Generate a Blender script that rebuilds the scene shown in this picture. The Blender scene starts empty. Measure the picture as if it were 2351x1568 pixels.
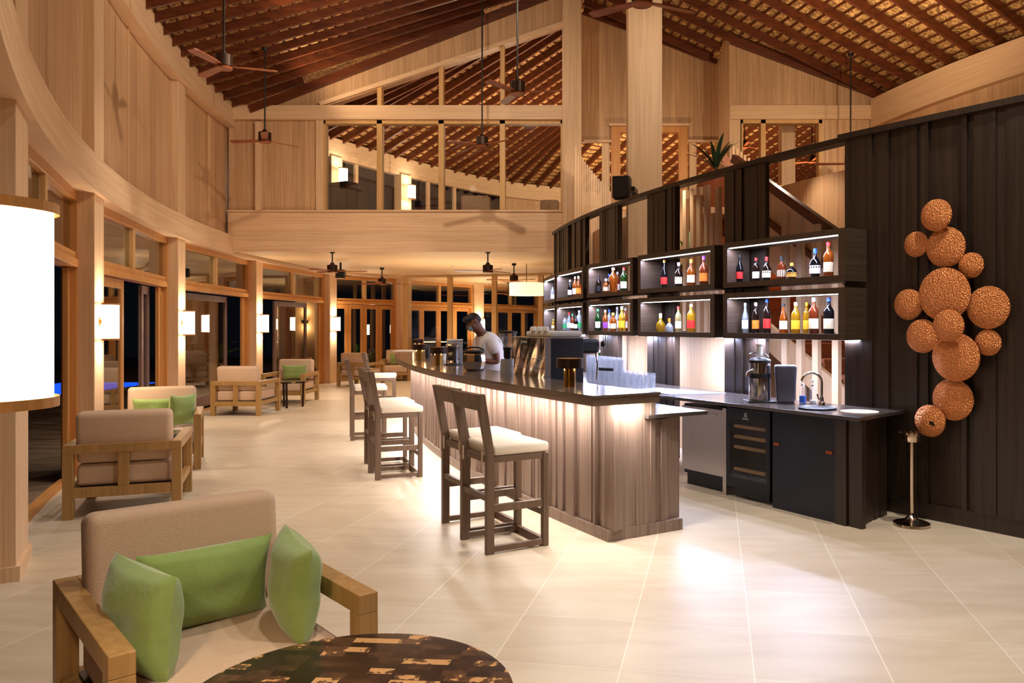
import bpy, bmesh, math, random
from mathutils import Vector, Matrix
R = math.radians
col = bpy.context.scene.collection
scn = bpy.context.scene
# ------------------------------------------------------------------ camera
F, CX, CY, H = 1822.0, 1340.0, 747.0, 1.57
cam = bpy.data.cameras.new('camera'); co = bpy.data.objects.new('camera', cam); col.objects.link(co)
co.location = (0, 0, H); co.rotation_euler = (R(90), 0, 0)
cam.sensor_width = 36; cam.lens = F/2351*36
cam.shift_x = (1175.5-CX)/2351; cam.shift_y = (CY-784)/2351
cam.clip_start = .05; cam.clip_end = 300
scn.camera = co
scn.view_settings.view_transform = 'Standard'; scn.view_settings.look = 'None'
scn.view_settings.gamma = 1; scn.view_settings.use_curve_mapping = False
scn.view_settings.exposure = 0.45
# ------------------------------------------------------------------ world: night sky
w = bpy.data.worlds.new('night'); scn.world = w; w.use_nodes = True
w.node_tree.nodes['Background'].inputs[0].default_value = (.010, .012, .018, 1)
w.node_tree.nodes['Background'].inputs[1].default_value = .15
# ------------------------------------------------------------------ place geometry: a ring building round (CXX, CYY)
CXX, CYY = 20.4, 18.4
D = 15.5
def P(r, a, z=0): return Vector((CXX-r*math.cos(R(a)), CYY-r*math.sin(R(a)), z))
def G(x, y, z=0):
    Y = (H-z)*F/(y-CY); return Vector(((x-CX)/F*Y, Y, z))
def A(x, y, Y): return Vector(((x-CX)/F*Y, Y, H+(CY-y)/F*Y))
def XD(x, Y=D): return (x-CX)/F*Y
def ZD(y, Y=D): return H+(CY-y)/F*Y
def ang(x, r, far=False):
    m = (x-CX)/F; a = 1+m*m; b = -2*(m*CXX+CYY); c = CXX**2+CYY**2-r*r
    d = max(b*b-4*a*c, 0); t = (-b+(1 if far else -1)*math.sqrt(d))/(2*a)
    return math.degrees(math.atan2(CYY-t, CXX-m*t))
# ------------------------------------------------------------------ lights
def area(loc, target, size, power, color, sy=None, spread=None):
    l = bpy.data.lights.new('lamp_light', 'AREA'); l.energy = power; l.color = color
    l.shape = 'RECTANGLE' if sy else 'SQUARE'; l.size = size
    if sy: l.size_y = sy
    if spread: l.spread = R(spread)
    o = bpy.data.objects.new('lamp_light', l); col.objects.link(o); o.location = loc
    o.rotation_euler = (Vector(target)-Vector(loc)).to_track_quat('-Z', 'Y').to_euler()
    return o
def spot(loc, target, power, color, angle=70, blend=.6, rad=.06):
    l = bpy.data.lights.new('spot_light', 'SPOT'); l.energy = power; l.color = color
    l.spot_size = R(angle); l.spot_blend = blend; l.shadow_soft_size = rad
    o = bpy.data.objects.new('spot_light', l); col.objects.link(o); o.location = loc
    o.rotation_euler = (Vector(target)-Vector(loc)).to_track_quat('-Z', 'Y').to_euler()
    return o
def point(loc, power, color, rad=.05):
    l = bpy.data.lights.new('point_light', 'POINT'); l.energy = power; l.color = color; l.shadow_soft_size = rad
    o = bpy.data.objects.new('point_light', l); col.objects.link(o); o.location = loc
    return o
WARM = (1, .74, .48); WARM2 = (1, .82, .62); NEUT = (1, .92, .82); LED = (1, .90, .84); COOL = (.62, .68, 1)
# downlights hung under the ridge, aimed at the floor
for r_, a_, p_ in ((24.2, 41, 150), (25.4, 33.5, 110), (24.6, 27, 90), (25.6, 20, 110), (25.0, 12, 120), (22.0, 38, 210), (19.5, 44, 130)):
    spot(P(r_, a_, 5.8), P(r_+.2, a_, 0), p_*1.8, NEUT, 100, .8, .08)
# key spot from the right, over the lounge chairs
spot((2.6, 2.6, 5.2), (-1.0, 3.2, 0), 150, NEUT, 70, .7, .05)
# warm wash on the tall walls
spot(P(22.6, 22, 6.2), P(27.3, 12, 4.2), 330, WARM2, 110, .9, .10)
spot(P(22.6, 32, 6.0), P(27.3, 25, 3.8), 300, WARM2, 110, .9, .10)
spot((-1.5, 9.5, 7.2), (-3.2, 15.5, 4.8), 430, WARM2, 100, .9, .07)
spot((4.2, 9.5, 5.2), (4.0, 15.5, 5.6), 280, WARM, 100, .9, .03)
spot((7.0, 7.0, 4.2), (8.6, 13.6, 5.6), 160, WARM, 100, .9, .03)
# uplights standing on the wall plates and the screen, washing the rafters
for a_ in (24, 16, 9):
    spot(P(25.9, a_, 5.6), P(23.2, a_, 8.0), 85, WARM, 150, .9, .1)
for a_ in (30, 24, 18):
    spot(P(17.8, a_, 4.6), P(17.0, a_+2, 8), 95, WARM, 150, .9, .1)
area((-1.0, 20.5, 4.2), (-1.2, 21.0, 8), 1.6, 170, WARM)
area((-4.2, 19.6, 4.2), (-4.6, 21, 7), 1.2, 60, WARM)
area((3.0, 22.5, 4.0), (3.2, 24.5, 8), 2.0, 330, WARM)
area((6.5, 22, 4.0), (6.5, 25, 8), 2.0, 200, WARM)
spot((1.6, 15.7, 4.2), (1.6, 16.8, 6.6), 40, WARM, 140, .9, .06)
spot((2.4, 7.4, 6.2), (.86, 11.3, 4.4), 330, WARM2, 60, .8, .03)  # extra spot added to brighten the king column
spot((1.2, 4.2, 5.6), (2.9, 6.4, 1.8), 150, NEUT, 50, .9, .04)  # extra spot added to brighten the copper plates and dark wall
# light of the back lounge under the low ceiling
area((-3.2, 18.6, .9), (-3.2, 18.6, 3), 2.0, 55, WARM2)
area((-3.0, 25.8, 1.0), (-3.0, 25.8, 3), 2.0, 80, WARM)
for x_, y_ in ((-4.2, 17.6), (-3.5, 21.3), (-3.0, 26.0), (-1.2, 29)):
    spot((x_, y_, 3.0), (x_, y_, 0), 120, WARM2, 130, .8, .06)
# stair hall behind the bar screen
spot((2.9, 10.8, 4.0), (2.0, 9.4, 1.0), 120, WARM2, 120, .8, .06)
spot((5.0, 12.0, 4.6), (3.4, 15, 3.0), 150, WARM, 120, .8, .06)
spot((.6, 12.6, 4.8), (0.0, 14.6, 3.0), 60, WARM2, 110, .8, .06)
# ------------------------------------------------------------------ materials
MATS = {}
def newmat(name):
    m = bpy.data.materials.new(name); m.use_nodes = True; MATS[name] = m
    return m, m.node_tree, m.node_tree.nodes['Principled BSDF']
def c4(c): return (c[0], c[1], c[2], 1)
def srgb(r, g, b): return tuple(((v/255)/12.92 if v/255 <= .04045 else ((v/255+.055)/1.055)**2.4) for v in (r, g, b))
def plain(name, c, rough=.5, metal=0, emit=None, es=0, trans=0, ior=1.45, coat=0, bump=0, bscale=200, alpha=1):
    m, nt, b = newmat(name)
    b.inputs['Base Color'].default_value = c4(c); b.inputs['Roughness'].default_value = rough
    b.inputs['Metallic'].default_value = metal; b.inputs['Transmission Weight'].default_value = trans
    b.inputs['IOR'].default_value = ior; b.inputs['Coat Weight'].default_value = coat
    tc = nt.nodes.new('ShaderNodeTexCoord')
    n = nt.nodes.new('ShaderNodeTexNoise'); n.inputs['Scale'].default_value = bscale if bump else 14
    n.inputs['Detail'].default_value = 3
    nt.links.new(tc.outputs['Object'], n.inputs['Vector'])
    if not trans:
        hs = nt.nodes.new('ShaderNodeMix'); hs.data_type = 'RGBA'
        hs.inputs[6].default_value = c4([v*.88 for v in c]); hs.inputs[7].default_value = c4([min(1, v*1.1) for v in c])
        nt.links.new(n.outputs[0], hs.inputs[0]); nt.links.new(hs.outputs[2], b.inputs['Base Color'])
    if bump:
        bp = nt.nodes.new('ShaderNodeBump'); bp.inputs['Strength'].default_value = bump; bp.inputs['Distance'].default_value = .01
        nt.links.new(n.outputs[0], bp.inputs['Height']); nt.links.new(bp.outputs[0], b.inputs['Normal'])
    if emit:
        b.inputs['Emission Color'].default_value = c4(emit); b.inputs['Emission Strength'].default_value = es
    return m
def wood(name, c1, c2, axis='z', rough=.5, fine=28, plank=0, pvar=.10, bump=.15):
    m, nt, b = newmat(name); L = nt.links.new; N = nt.nodes.new
    tc = N('ShaderNodeTexCoord'); mp = N('ShaderNodeMapping')
    s = {'x': (.7, fine, fine), 'y': (fine, .7, fine), 'z': (fine, fine, .7), 'h': (.6, .6, fine)}[axis]
    mp.inputs['Scale'].default_value = s; L(tc.outputs['Object'], mp.inputs['Vector'])
    n = N('ShaderNodeTexNoise'); n.inputs['Scale'].default_value = 1; n.inputs['Detail'].default_value = 5
    n.inputs['Roughness'].default_value = .65; n.inputs['Distortion'].default_value = .6
    L(mp.outputs[0], n.inputs['Vector'])
    cr = N('ShaderNodeValToRGB'); cr.color_ramp.elements[0].position = .32; cr.color_ramp.elements[1].position = .68
    cr.color_ramp.elements[0].color = c4(c1); cr.color_ramp.elements[1].color = c4(c2)
    L(n.outputs[0], cr.inputs[0]); out = cr.outputs[0]
    if plank:
        sx = N('ShaderNodeSeparateXYZ'); L(tc.outputs['Object'], sx.inputs[0])
        if axis == 'z':
            ad = N('ShaderNodeMath'); ad.operation = 'ADD'; L(sx.outputs[0], ad.inputs[0]); L(sx.outputs[1], ad.inputs[1]); src = ad.outputs[0]
        else: src = sx.outputs[2]
        ml = N('ShaderNodeMath'); ml.operation = 'MULTIPLY'; ml.inputs[1].default_value = plank; L(src, ml.inputs[0])
        fl = N('ShaderNodeMath'); fl.operation = 'FLOOR'; L(ml.outputs[0], fl.inputs[0])
        fr = N('ShaderNodeMath'); fr.operation = 'FRACT'; L(ml.outputs[0], fr.inputs[0])
        wn = N('ShaderNodeTexWhiteNoise'); wn.noise_dimensions = '1D'; L(fl.outputs[0], wn.inputs['W'])
        mr = N('ShaderNodeMapRange'); mr.inputs[3].default_value = 1-pvar; mr.inputs[4].default_value = 1+pvar; L(wn.outputs[0], mr.inputs[0])
        gt = N('ShaderNodeMath'); gt.operation = 'GREATER_THAN'; gt.inputs[1].default_value = .025; L(fr.outputs[0], gt.inputs[0])
        g2 = N('ShaderNodeMapRange'); g2.inputs[3].default_value = .74; g2.inputs[4].default_value = 1; L(gt.outputs[0], g2.inputs[0])
        mm = N('ShaderNodeMath'); mm.operation = 'MULTIPLY'; L(mr.outputs[0], mm.inputs[0]); L(g2.outputs[0], mm.inputs[1])
        vm = N('ShaderNodeVectorMath'); vm.operation = 'SCALE'; L(out, vm.inputs[0]); L(mm.outputs[0], vm.inputs['Scale']); out = vm.outputs[0]
    L(out, b.inputs['Base Color']); b.inputs['Roughness'].default_value = rough
    if bump:
        bp = N('ShaderNodeBump'); bp.inputs['Strength'].default_value = bump; bp.inputs['Distance'].default_value = .01
        L(n.outputs[0], bp.inputs['Height']); L(bp.outputs[0], b.inputs['Normal'])
    return m
OAKV = wood('oak_vertical', srgb(180, 138, 100), srgb(210, 172, 132), 'z', .5, 22, 4.3, .09)
OAKH = wood('oak_horizontal', srgb(206, 166, 126), srgb(228, 194, 156), 'h', .5, 26, 5.2, .05)
OAKB = wood('oak_beam', srgb(208, 168, 128), srgb(230, 196, 158), 'h', .5, 30)
OAKC = wood('oak_column', srgb(206, 168, 128), srgb(228, 194, 156), 'z', .5, 26)
OAKM = wood('oak_mullion', srgb(196, 150, 92), srgb(214, 172, 112), 'z', .5, 26)
DOORW = wood('door_timber', srgb(186, 122, 60), srgb(208, 150, 84), 'z', .4, 22)
DOORG = wood('door_timber_weathered', srgb(112, 84, 78), srgb(140, 110, 100), 'z', .5, 22)
CEILW = wood('ceiling_boards', srgb(214, 176, 128), srgb(232, 200, 156), 'x', .5, 14)
RAFT = wood('rafter_timber', srgb(70, 30, 13), srgb(112, 54, 24), 'x', .45, 12)
DARK = wood('dark_stained_timber', srgb(34, 24, 18), srgb(56, 41, 30), 'z', .42, 30)
TAUPE = wood('taupe_timber', srgb(112, 92, 82), srgb(146, 124, 110), 'z', .4, 34)
TAUPT = wood('taupe_counter_edge', srgb(92, 72, 60), srgb(118, 96, 80), 'h', .35, 30)
STOOLW = wood('stool_timber', srgb(92, 72, 58), srgb(120, 96, 78), 'z', .45, 34)
CHAIRW = wood('armchair_timber', srgb(150, 112, 62), srgb(178, 138, 84), 'z', .4, 26)
CHAIRD = wood('armchair_timber_dark', srgb(96, 76, 50), srgb(120, 96, 64), 'z', .45, 26)
STAIRW = wood('red_stair_timber', srgb(150, 80, 36), srgb(184, 106, 56), 'h', .4, 16)
SHELFW = wood('shelf_timber', srgb(58, 44, 34), srgb(80, 64, 50), 'h', .4, 34)
BLADE = wood('fan_blade_timber', srgb(120, 58, 26), srgb(160, 84, 40), 'x', .4, 12)
DECK = wood('deck_boards', srgb(104, 82, 62), srgb(150, 124, 98), 'x', .6, 14)
TOP = plain('counter_stone', srgb(96, 82, 70), .16)
TOPB = plain('back_counter_stone', srgb(72, 64, 60), .2)
FAB = plain('beige_weave', srgb(204, 174, 146), .9, bump=.3, bscale=150)
FABW = plain('cream_seat_fabric', srgb(232, 218, 200), .9, bump=.25, bscale=150)
GREEN = plain('green_velvet', srgb(138, 162, 86), .8, bump=.35, bscale=22)
GREEN.node_tree.nodes['Principled BSDF'].inputs['Sheen Weight'].default_value = .4
BLK = plain('black_plastic', srgb(16, 15, 15), .4)
BLKM = plain('blackened_steel', srgb(44, 44, 50), .45, .5, bump=.1, bscale=20)
COPPW = plain('copper_pull', srgb(170, 90, 50), .35, .7)
STEEL = plain('polished_steel', srgb(205, 200, 195), .12, 1)
STEELB = plain('brushed_steel', srgb(190, 180, 168), .32, 1)
NICK = plain('warm_nickel', srgb(215, 195, 175), .12, 1)
BRASS = plain('antique_brass', srgb(150, 112, 52), .25, 1)
BRONZE = plain('dark_bronze', srgb(52, 34, 24), .4, .6)
IRON = plain('black_rod', srgb(20, 14, 10), .5)
GREY = plain('grey_enamel', srgb(150, 146, 142), .4)
WHITE = plain('white_ceramic', srgb(232, 226, 214), .3)
PLAST = plain('frosted_plastic', srgb(210, 206, 196), .35)
SHADE = plain('lit_shade', (1, .9, .75), .8, emit=(1, .80, .55), es=7)
SHADE2 = plain('pendant_shade', (.9, .8, .6), .8, emit=(1, .74, .40), es=1.1)
LEDM = plain('led_strip', (1, 1, 1), .5, emit=(.92, .94, 1), es=8)
LEDW = plain('led_strip_warm', (1, 1, 1), .5, emit=(1, .93, .86), es=12)
GLOWW = plain('lamp_glow', (1, .8, .5), .5, emit=(1, .62, .22), es=14)
POOL = plain('pool_water_glow', srgb(20, 90, 200), .08, emit=(.01, .10, .9), es=.8)  # blue emission in the water stands in for the pool lighting
POT = plain('terracotta_pot', srgb(150, 78, 42), .6)
LEAF = plain('leaf_green', srgb(64, 120, 40), .45)
LEAFD = plain('leaf_dark', srgb(36, 62, 40), .45)
TRUNK = plain('plant_stem', srgb(70, 60, 44), .8)
SKIN = plain('skin', srgb(118, 72, 48), .5)
HAIR = plain('hair_black', srgb(20, 15, 13), .55, bump=.6, bscale=60)
SHIRT = plain('white_shirt', srgb(224, 214, 206), .85)
MASK = plain('blue_face_mask', srgb(150, 190, 220), .8)
TROUS = plain('dark_trousers', srgb(30, 28, 30), .8)
WATERB = plain('blue_soap', srgb(20, 90, 190), .15)
MARK = plain('white_lettering', srgb(225, 220, 212), .5)
LOGO = plain('black_badge', srgb(14, 13, 13), .3)
def glassmat(name, tint=(1, 1, 1), refl=1.0, edge=.8):
    m = bpy.data.materials.new(name); m.use_nodes = True; nt = m.node_tree; nt.nodes.clear()
    o = nt.nodes.new('ShaderNodeOutputMaterial'); mx = nt.nodes.new('ShaderNodeMixShader')
    t = nt.nodes.new('ShaderNodeBsdfTransparent'); t.inputs[0].default_value = c4(tint)
    g = nt.nodes.new('ShaderNodeBsdfGlossy'); g.inputs['Roughness'].default_value = .02
    fr = nt.nodes.new('ShaderNodeLayerWeight'); fr.inputs[0].default_value = .5
    pw = nt.nodes.new('ShaderNodeMath'); pw.operation = 'POWER'; pw.inputs[1].default_value = 4; nt.links.new(fr.outputs['Facing'], pw.inputs[0])
    ml = nt.nodes.new('ShaderNodeMath'); ml.operation = 'MULTIPLY_ADD'; ml.inputs[1].default_value = edge; ml.inputs[2].default_value = .04*refl; ml.use_clamp = True
    nt.links.new(pw.outputs[0], ml.inputs[0]); nt.links.new(ml.outputs[0], mx.inputs[0])
    nt.links.new(t.outputs[0], mx.inputs[1]); nt.links.new(g.outputs[0], mx.inputs[2]); nt.links.new(mx.outputs[0], o.inputs[0])
    return m
GLASS = glassmat('window_glass', (.93, .95, .95), 3.2)
CLEAR = glassmat('drinking_glass', (.985, .992, 1), 1.6, .5)
nt = CLEAR.node_tree; N_ = nt.nodes.new; df = N_('ShaderNodeBsdfTranslucent'); df.inputs[0].default_value = (.9, .93, 1, 1); dd = N_('ShaderNodeBsdfDiffuse'); dd.inputs[0].default_value = (.9, .93, 1, 1)
m1 = N_('ShaderNodeMixShader'); m1.inputs[0].default_value = .5; m2 = N_('ShaderNodeMixShader'); m2.inputs[0].default_value = .035
mo = [n for n in nt.nodes if n.type == 'OUTPUT_MATERIAL'][0]; src = mo.inputs[0].links[0].from_socket
nt.links.new(df.outputs[0], m1.inputs[1]); nt.links.new(dd.outputs[0], m1.inputs[2]); nt.links.new(src, m2.inputs[1]); nt.links.new(m1.outputs[0], m2.inputs[2]); nt.links.new(m2.outputs[0], mo.inputs[0])
SMOKE = glassmat('fridge_glass', (.85, .85, .85), 1.0, .3)
# floor tiles, 60 cm, turned 9.4 degrees
def floormat():
    m, nt, b = newmat('cream_floor_tile'); L = nt.links.new; N = nt.nodes.new
    tc = N('ShaderNodeTexCoord'); sp = N('ShaderNodeSeparateXYZ'); L(tc.outputs['Object'], sp.inputs[0])
    ph = .1647; c, s = math.cos(ph), math.sin(ph)
    def lin(a, bb, off):
        m1 = N('ShaderNodeMath'); m1.operation = 'MULTIPLY'; m1.inputs[1].default_value = a/.6; L(sp.outputs[0], m1.inputs[0])
        m2 = N('ShaderNodeMath'); m2.operation = 'MULTIPLY_ADD'; m2.inputs[1].default_value = bb/.6; L(sp.outputs[1], m2.inputs[0]); L(m1.outputs[0], m2.inputs[2])
        m3 = N('ShaderNodeMath'); m3.operation = 'ADD'; m3.inputs[1].default_value = -off/.6+40; L(m2.outputs[0], m3.inputs[0])
        f = N('ShaderNodeMath'); f.operation = 'FRACT'; L(m3.outputs[0], f.inputs[0])
        fl = N('ShaderNodeMath'); fl.operation = 'FLOOR'; L(m3.outputs[0], fl.inputs[0])
        h = N('ShaderNodeMath'); h.operation = 'SUBTRACT'; h.inputs[1].default_value = .5; L(f.outputs[0], h.inputs[0])
        ab = N('ShaderNodeMath'); ab.operation = 'ABSOLUTE'; L(h.outputs[0], ab.inputs[0])
        g = N('ShaderNodeMath'); g.operation = 'GREATER_THAN'; g.inputs[1].default_value = .4955; L(ab.outputs[0], g.inputs[0])
        return g.outputs[0], fl.outputs[0]
    g1, f1 = lin(c, -s, -.4278); g2, f2 = lin(s, c, 3.598)
    mx = N('ShaderNodeMath'); mx.operation = 'MAXIMUM'; L(g1, mx.inputs[0])
    half = N('ShaderNodeMath'); half.operation = 'MULTIPLY'; half.inputs[1].default_value = .45; L(g2, half.inputs[0]); L(half.outputs[0], mx.inputs[1])
    cb = N('ShaderNodeCombineXYZ'); L(f1, cb.inputs[0]); L(f2, cb.inputs[1])
    wn = N('ShaderNodeTexWhiteNoise'); L(cb.outputs[0], wn.inputs['Vector'])
    mp = N('ShaderNodeMapping'); mp.inputs['Scale'].default_value = (1.2, 5, 1); L(tc.outputs['Object'], mp.inputs[0])
    n = N('ShaderNodeTexNoise'); n.inputs['Scale'].default_value = 1.3; n.inputs['Detail'].default_value = 8; n.inputs['Distortion'].default_value = .8; L(mp.outputs[0], n.inputs['Vector'])
    add = N('ShaderNodeMath'); add.operation = 'MULTIPLY_ADD'; add.inputs[1].default_value = .25; L(wn.outputs[0], add.inputs[0]); L(n.outputs[0], add.inputs[2])
    cr = N('ShaderNodeValToRGB'); cr.color_ramp.elements[0].position = .4; cr.color_ramp.elements[1].position = .85
    cr.color_ramp.elements[0].color = c4(srgb(196, 178, 152)); cr.color_ramp.elements[1].color = c4(srgb(212, 196, 172)); L(add.outputs[0], cr.inputs[0])
    mc = N('ShaderNodeMix'); mc.data_type = 'RGBA'; mc.inputs[7].default_value = c4(srgb(232, 220, 200)); L(mx.outputs[0], mc.inputs[0]); L(cr.outputs[0], mc.inputs[6])
    L(mc.outputs[2], b.inputs['Base Color']); b.inputs['Roughness'].default_value = .42
    return m
FLOORM = floormat()
def thatchmat():
    m, nt, b = newmat('thatch'); L = nt.links.new; N = nt.nodes.new
    tc = N('ShaderNodeTexCoord')
    n = N('ShaderNodeTexNoise'); n.inputs['Scale'].default_value = 9; n.inputs['Detail'].default_value = 6; n.inputs['Distortion'].default_value = 2; L(tc.outputs['Object'], n.inputs['Vector'])
    cr = N('ShaderNodeValToRGB'); cr.color_ramp.elements[0].position = .38; cr.color_ramp.elements[1].position = .66
    cr.color_ramp.elements[0].color = c4(srgb(120, 80, 40)); cr.color_ramp.elements[1].color = c4(srgb(240, 190, 120)); L(n.outputs[0], cr.inputs[0])
    L(cr.outputs[0], b.inputs['Base Color']); b.inputs['Roughness'].default_value = .8
    bp = N('ShaderNodeBump'); bp.inputs['Strength'].default_value = .6; L(n.outputs[0], bp.inputs['Height']); L(bp.outputs[0], b.inputs['Normal'])
    return m
THATCH = thatchmat()
def mosaicmat():
    m, nt, b = newmat('wood_chip_mosaic'); L = nt.links.new; N = nt.nodes.new
    tc = N('ShaderNodeTexCoord'); mp = N('ShaderNodeMapping'); mp.inputs['Rotation'].default_value = (0, 0, R(4)); L(tc.outputs['Object'], mp.inputs[0])
    def cells(sx, sy, off):
        v = N('ShaderNodeSeparateXYZ'); L(mp.outputs[0], v.inputs[0])
        my = N('ShaderNodeMath'); my.operation = 'MULTIPLY_ADD'; my.inputs[1].default_value = sy; my.inputs[2].default_value = off; L(v.outputs[1], my.inputs[0])
        fy = N('ShaderNodeMath'); fy.operation = 'FLOOR'; L(my.outputs[0], fy.inputs[0])
        wr = N('ShaderNodeTexWhiteNoise'); wr.noise_dimensions = '1D'; L(fy.outputs[0], wr.inputs['W'])
        mx = N('ShaderNodeMath'); mx.operation = 'MULTIPLY_ADD'; mx.inputs[1].default_value = sx; L(v.outputs[0], mx.inputs[0]); L(wr.outputs[0], mx.inputs[2])
        fx = N('ShaderNodeMath'); fx.operation = 'FLOOR'; L(mx.outputs[0], fx.inputs[0])
        cb = N('ShaderNodeCombineXYZ'); L(fx.outputs[0], cb.inputs[0]); L(fy.outputs[0], cb.inputs[1])
        wn = N('ShaderNodeTexWhiteNoise'); wn.noise_dimensions = '2D'; L(cb.outputs[0], wn.inputs['Vector']); return wn.outputs[0]
    w1 = cells(13, 26, 0)
    n = N('ShaderNodeTexNoise'); n.inputs['Scale'].default_value = 26; n.inputs['Detail'].default_value = 4; L(mp.outputs[0], n.inputs['Vector'])
    s = N('ShaderNodeMath'); s.operation = 'MULTIPLY_ADD'; s.inputs[1].default_value = .9; s.inputs[2].default_value = -.34; L(n.outputs[0], s.inputs[0])
    a = N('ShaderNodeMath'); a.operation = 'ADD'; L(w1, a.inputs[0]); L(s.outputs[0], a.inputs[1])
    cr = N('ShaderNodeValToRGB'); e = cr.color_ramp.elements
    e[0].position = .0; e[0].color = c4(srgb(30, 20, 16)); e[1].position = .99; e[1].color = c4(srgb(214, 168, 110))
    for p, c in ((.55, (40, 26, 19)), (.80, (72, 48, 32)), (.985, (96, 66, 44)), (.995, (196, 150, 98))):
        x = e.new(p); x.color = c4(srgb(*c))
    L(a.outputs[0], cr.inputs[0]); L(cr.outputs[0], b.inputs['Base Color']); b.inputs['Roughness'].default_value = .22
    return m
MOSAIC = mosaicmat()
def hammered():
    m, nt, b = newmat('hammered_copper'); L = nt.links.new; N = nt.nodes.new
    tc = N('ShaderNodeTexCoord'); v = N('ShaderNodeTexVoronoi'); v.inputs['Scale'].default_value = 95; L(tc.outputs['Object'], v.inputs['Vector'])
    bp = N('ShaderNodeBump'); bp.inputs['Strength'].default_value = .9; bp.inputs['Distance'].default_value = .012; L(v.outputs['Distance'], bp.inputs['Height'])
    L(bp.outputs[0], b.inputs['Normal']); b.inputs['Base Color'].default_value = c4(srgb(226, 142, 82)); b.inputs['Metallic'].default_value = .6; b.inputs['Roughness'].default_value = .42
    return m
COPPER = hammered()
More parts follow.
